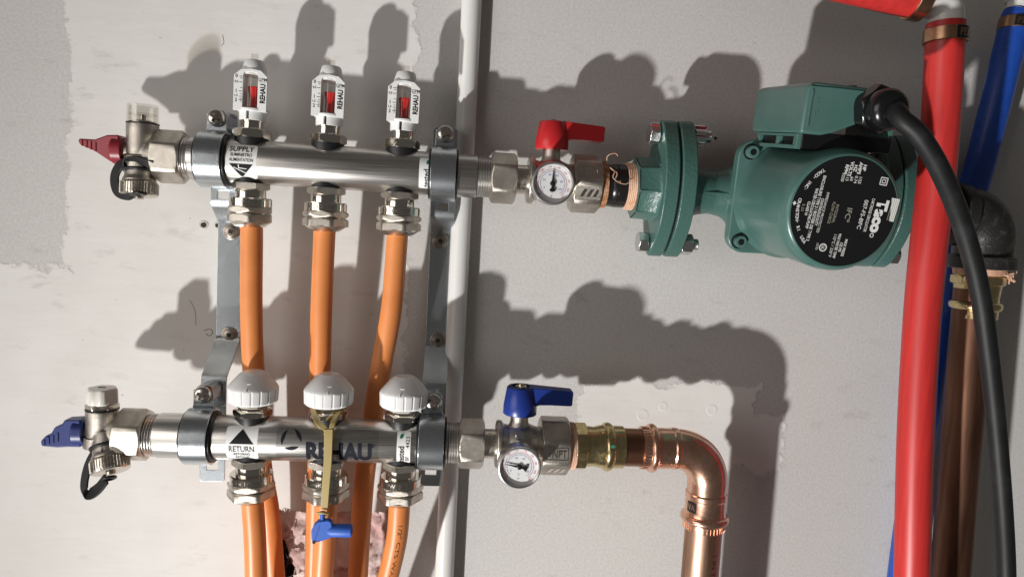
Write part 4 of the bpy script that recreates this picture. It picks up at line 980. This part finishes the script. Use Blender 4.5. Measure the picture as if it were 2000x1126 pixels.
# ------------------------------------------------------------------ plastic supply pipes
pipe('white_pipe', 'thin white plastic pipe running straight up the wall behind the brackets', [(6.0, -8.2, 500), (6.1, -8.2, 176), (5.2, -8.2, -238), (5.0, -8.2, -600)], 7.9, 'white_pex', 'pipe', None, 32, 2)
pipe('red_pipe', 'thick red plastic pipe running down in front of the pump outlet', [(336.0, -98, 157), (337.0, -98, 138), (342.4, -95, 68), (344.4, -92, 1.7), (346.3, -90, -50), (350.8, -90, -140), (358.3, -92, -249), (371, -94, -420)], 12.5, 'red_pex', 'pipe', 'red plastic pipes', 40)
pipe('red_pipe', 'red plastic pipe crossing the top edge of the photo', [(318.5, -98, 171.0), (294, -98, 173.6), (250.7, -98, 179.5), (115, -98, 195)], 13.0, 'red_pex', 'pipe', 'red plastic pipes', 40)
bm = NB(); tube(bm, [(315.5, -98, 171.4), (324.5, -98, 170.4), (331.0, -98, 168.6), (334.8, -98, 164.4), (335.9, -98, 159), (336.1, -98, 154)], lambda f: 11.2, 40, 4); o = obj('white_elbow', bm, 'white_fitting'); tag(o, 'white plastic elbow joining the two red pipes', 'pipe elbow')
def crimp(label, loc, ax, r, mark=None):
    t = thing('crimp_ring', label, 'crimp ring', loc, 'copper crimp rings', V(ax).to_track_quat('Z', 'Y').to_euler())
    bm = NB(); lathe(bm, [(-4.6, r), (-4.6, r+1.3), (-4.2, r+1.7), (4.2, r+1.7), (4.6, r+1.3), (4.6, r)], ax=Z, n=48, closed=True); b_ = obj('band', bm, 'copper_ring', t)
    if mark is not None:
        q = t.rotation_euler.to_matrix().inverted()
        f = q @ V((0, -1, 0)); a0 = math.degrees(math.atan2(f.x, -f.y))
        Print().rect(0, 0, 22, 8.6).put('black_mark', on_post(r+1.7, 0, a0 + mark, .12), 'label_black', b_, (0, 1.2))
        Print().text('PEX', -4.2, 0, 5.0, 9.5, bold=.01).put('lettering', on_post(r+1.7, 0, a0 + mark, .26), 'copper_ring', b_, (0, 1.2))
    return t
crimp('copper crimp ring marked PEX near the top of the upright red pipe', (336.5, -98, 148.0), (-.04, 0, 1), 12.5, 38)
crimp('copper crimp ring on the end of the horizontal red pipe', (313.0, -98, 171.6), (.993, 0, -.115), 13.0)
bl = [(445.7, -26, 187), (441.6, -24, 150.7), (435.9, -18, 80.7), (429, -13.5, 25), (418.8, -13.5, -32), (411.8, -13.5, -154.2), (406.4, -13.5, -288.9), (406.5, -13.5, -420)]
pipe('blue_pipe', 'blue plastic pipe leaning behind the iron elbow and the red pipe', [(447.0, -26, 190)] + bl, 11.4, 'blue_pex', 'pipe', None, 40)
crimp('copper crimp ring marked PEX on the blue pipe in the top corner', (446.2, -26, 183.4), (.11, 0, 1), 11.4, 4)
bm = NB(); tube(bm, [(446.6, -26, 187), (448.2, -26, 198), (449, -26, 212), (451, -26, 235)], 9.8, 36, 4); lathe(bm, [(0, 12.2), (10, 12.2)], (449, -26, 201), (.1, 0, 1), 32); o = obj('white_coupling', bm, 'white_fitting'); tag(o, 'white plastic coupling above the blue pipe in the corner', 'pipe coupling')

# ------------------------------------------------------------------ power cable
gl = pump.location/MM
c_, s_ = math.cos(PT), math.sin(PT)
def pw(p): p = V(p); return V((gl.x + p.x, gl.y + p.y*c_ - p.z*s_, gl.z + p.y*s_ + p.z*c_))
g0 = pw(go + gd*6); g1 = pw(go + gd*20)
pipe('power_cable', 'thick black power cable curving down from the pump gland', [g0, g1, (266.0, -167, 76.2), (276.5, -170.0, 66.6), (295.6, -166.0, 46.2), (320.3, -156.0, 15.5), (342.2, -148.0, -23.3), (361.5, -140.0, -71.4), (380.4, -132.0, -126.1), (396.8, -126.0, -183.2), (410.2, -120.0, -233.8), (420, -116, -290), (428, -110, -420)], 6.0, 'cable_black', 'cable', None, 28)

# ------------------------------------------------------------------ rubber tie and blue key
t = thing('rubber_tie', 'tan Y-shaped rubber tie hanging from the middle white cap', 'rubber tie', (RP[1], RY - 12, RZ + 22.6))
bx, by, bz = RP[1], RY - 12, RZ + 22.6
def rel(p): return V(p) - V((bx, by, bz))
for side in (-1, 1):
    bm = NB(); band(bm, [rel((bx + side*8.5, RY + 6, -139.2)), rel((bx + side*10.2, RY - 3, -139.6)), rel((bx + side*8.8, RY - 9.5, -140.6)), rel((bx + side*5.6 + 1, -79.5, -145)), rel((-81.7 + side*1.8, -81.6, -150.2)), rel((-81.7 + side*1.7, -82.2, -153.5))], 3.6, 2.2, V((1, .2, .3))); obj('arm', bm, 'tan_rubber', t, .5)
bm = NB(); band(bm, [rel((-81.7, -82, -149.2)), rel((-81.5, -82.8, -156)), rel((-81.4, -83.4, -172)), rel((-82.2, -83.4, -190)), rel((-83, -82.4, -207.5))], lambda f: 6.3 - 1.1*f, 2.2, X); obj('strip', bm, 'tan_rubber', t, .5)
bm = NB(); torus(bm, 3.6, 1.0, rel((-84, -82.2, -211)), V((0, .5, .85)), 28, 10); obj('loop', bm, 'tan_rubber', t)
t = thing('bleed_key', 'blue plastic key hanging at the end of the tan rubber tie', 'key', (-84, -82, -224))
kp = [(-87.2, -215.9), (-80, -214.8), (-77.6, -215.7), (-76.8, -218.4), (-76.2, -224.1), (-76.9, -227.6), (-84, -230.6), (-90.3, -232.0), (-91.2, -229.3), (-91.5, -222.8), (-89.8, -218.6)]
bm = NB(); prism(bm, [(a + 84, b + 224) for a, b in kp], d0=-2.8, d1=2.8); hd = obj('head', bm, 'key_blue', t, 1.0)
bm = NB(); lathe(bm, [(0, 3.0), (3, 4.6), (16.6, 4.6), (17.2, 4.0), (17.2, 2.4), (14, 2.2)], (3.8, 0, .6), (1, 0, 0), 32); obj('socket', bm, 'key_blue', t)
bm = NB(); lathe(bm, [(0, 1.9), (6.5, 1.7)], (-.2, 0, 8), Z, 20); obj('post', bm, 'key_blue', t)
Print().rect(-3.6, -6.4, 4.6, .5).put('moulded_line', on_front(-2.95), 'navy_plastic', hd); Print().poly(circ(1.3, 16, -5.2, -7.9 + .9)).put('key_hole', on_front(-2.98), 'label_black', hd)
Print().poly([(-4.9, -5.4), (-4.5, -5.4), (-1.2, 5.4), (-1.6, 5.4)]).put('moulded_line', on_front(-2.95), 'navy_plastic', hd)
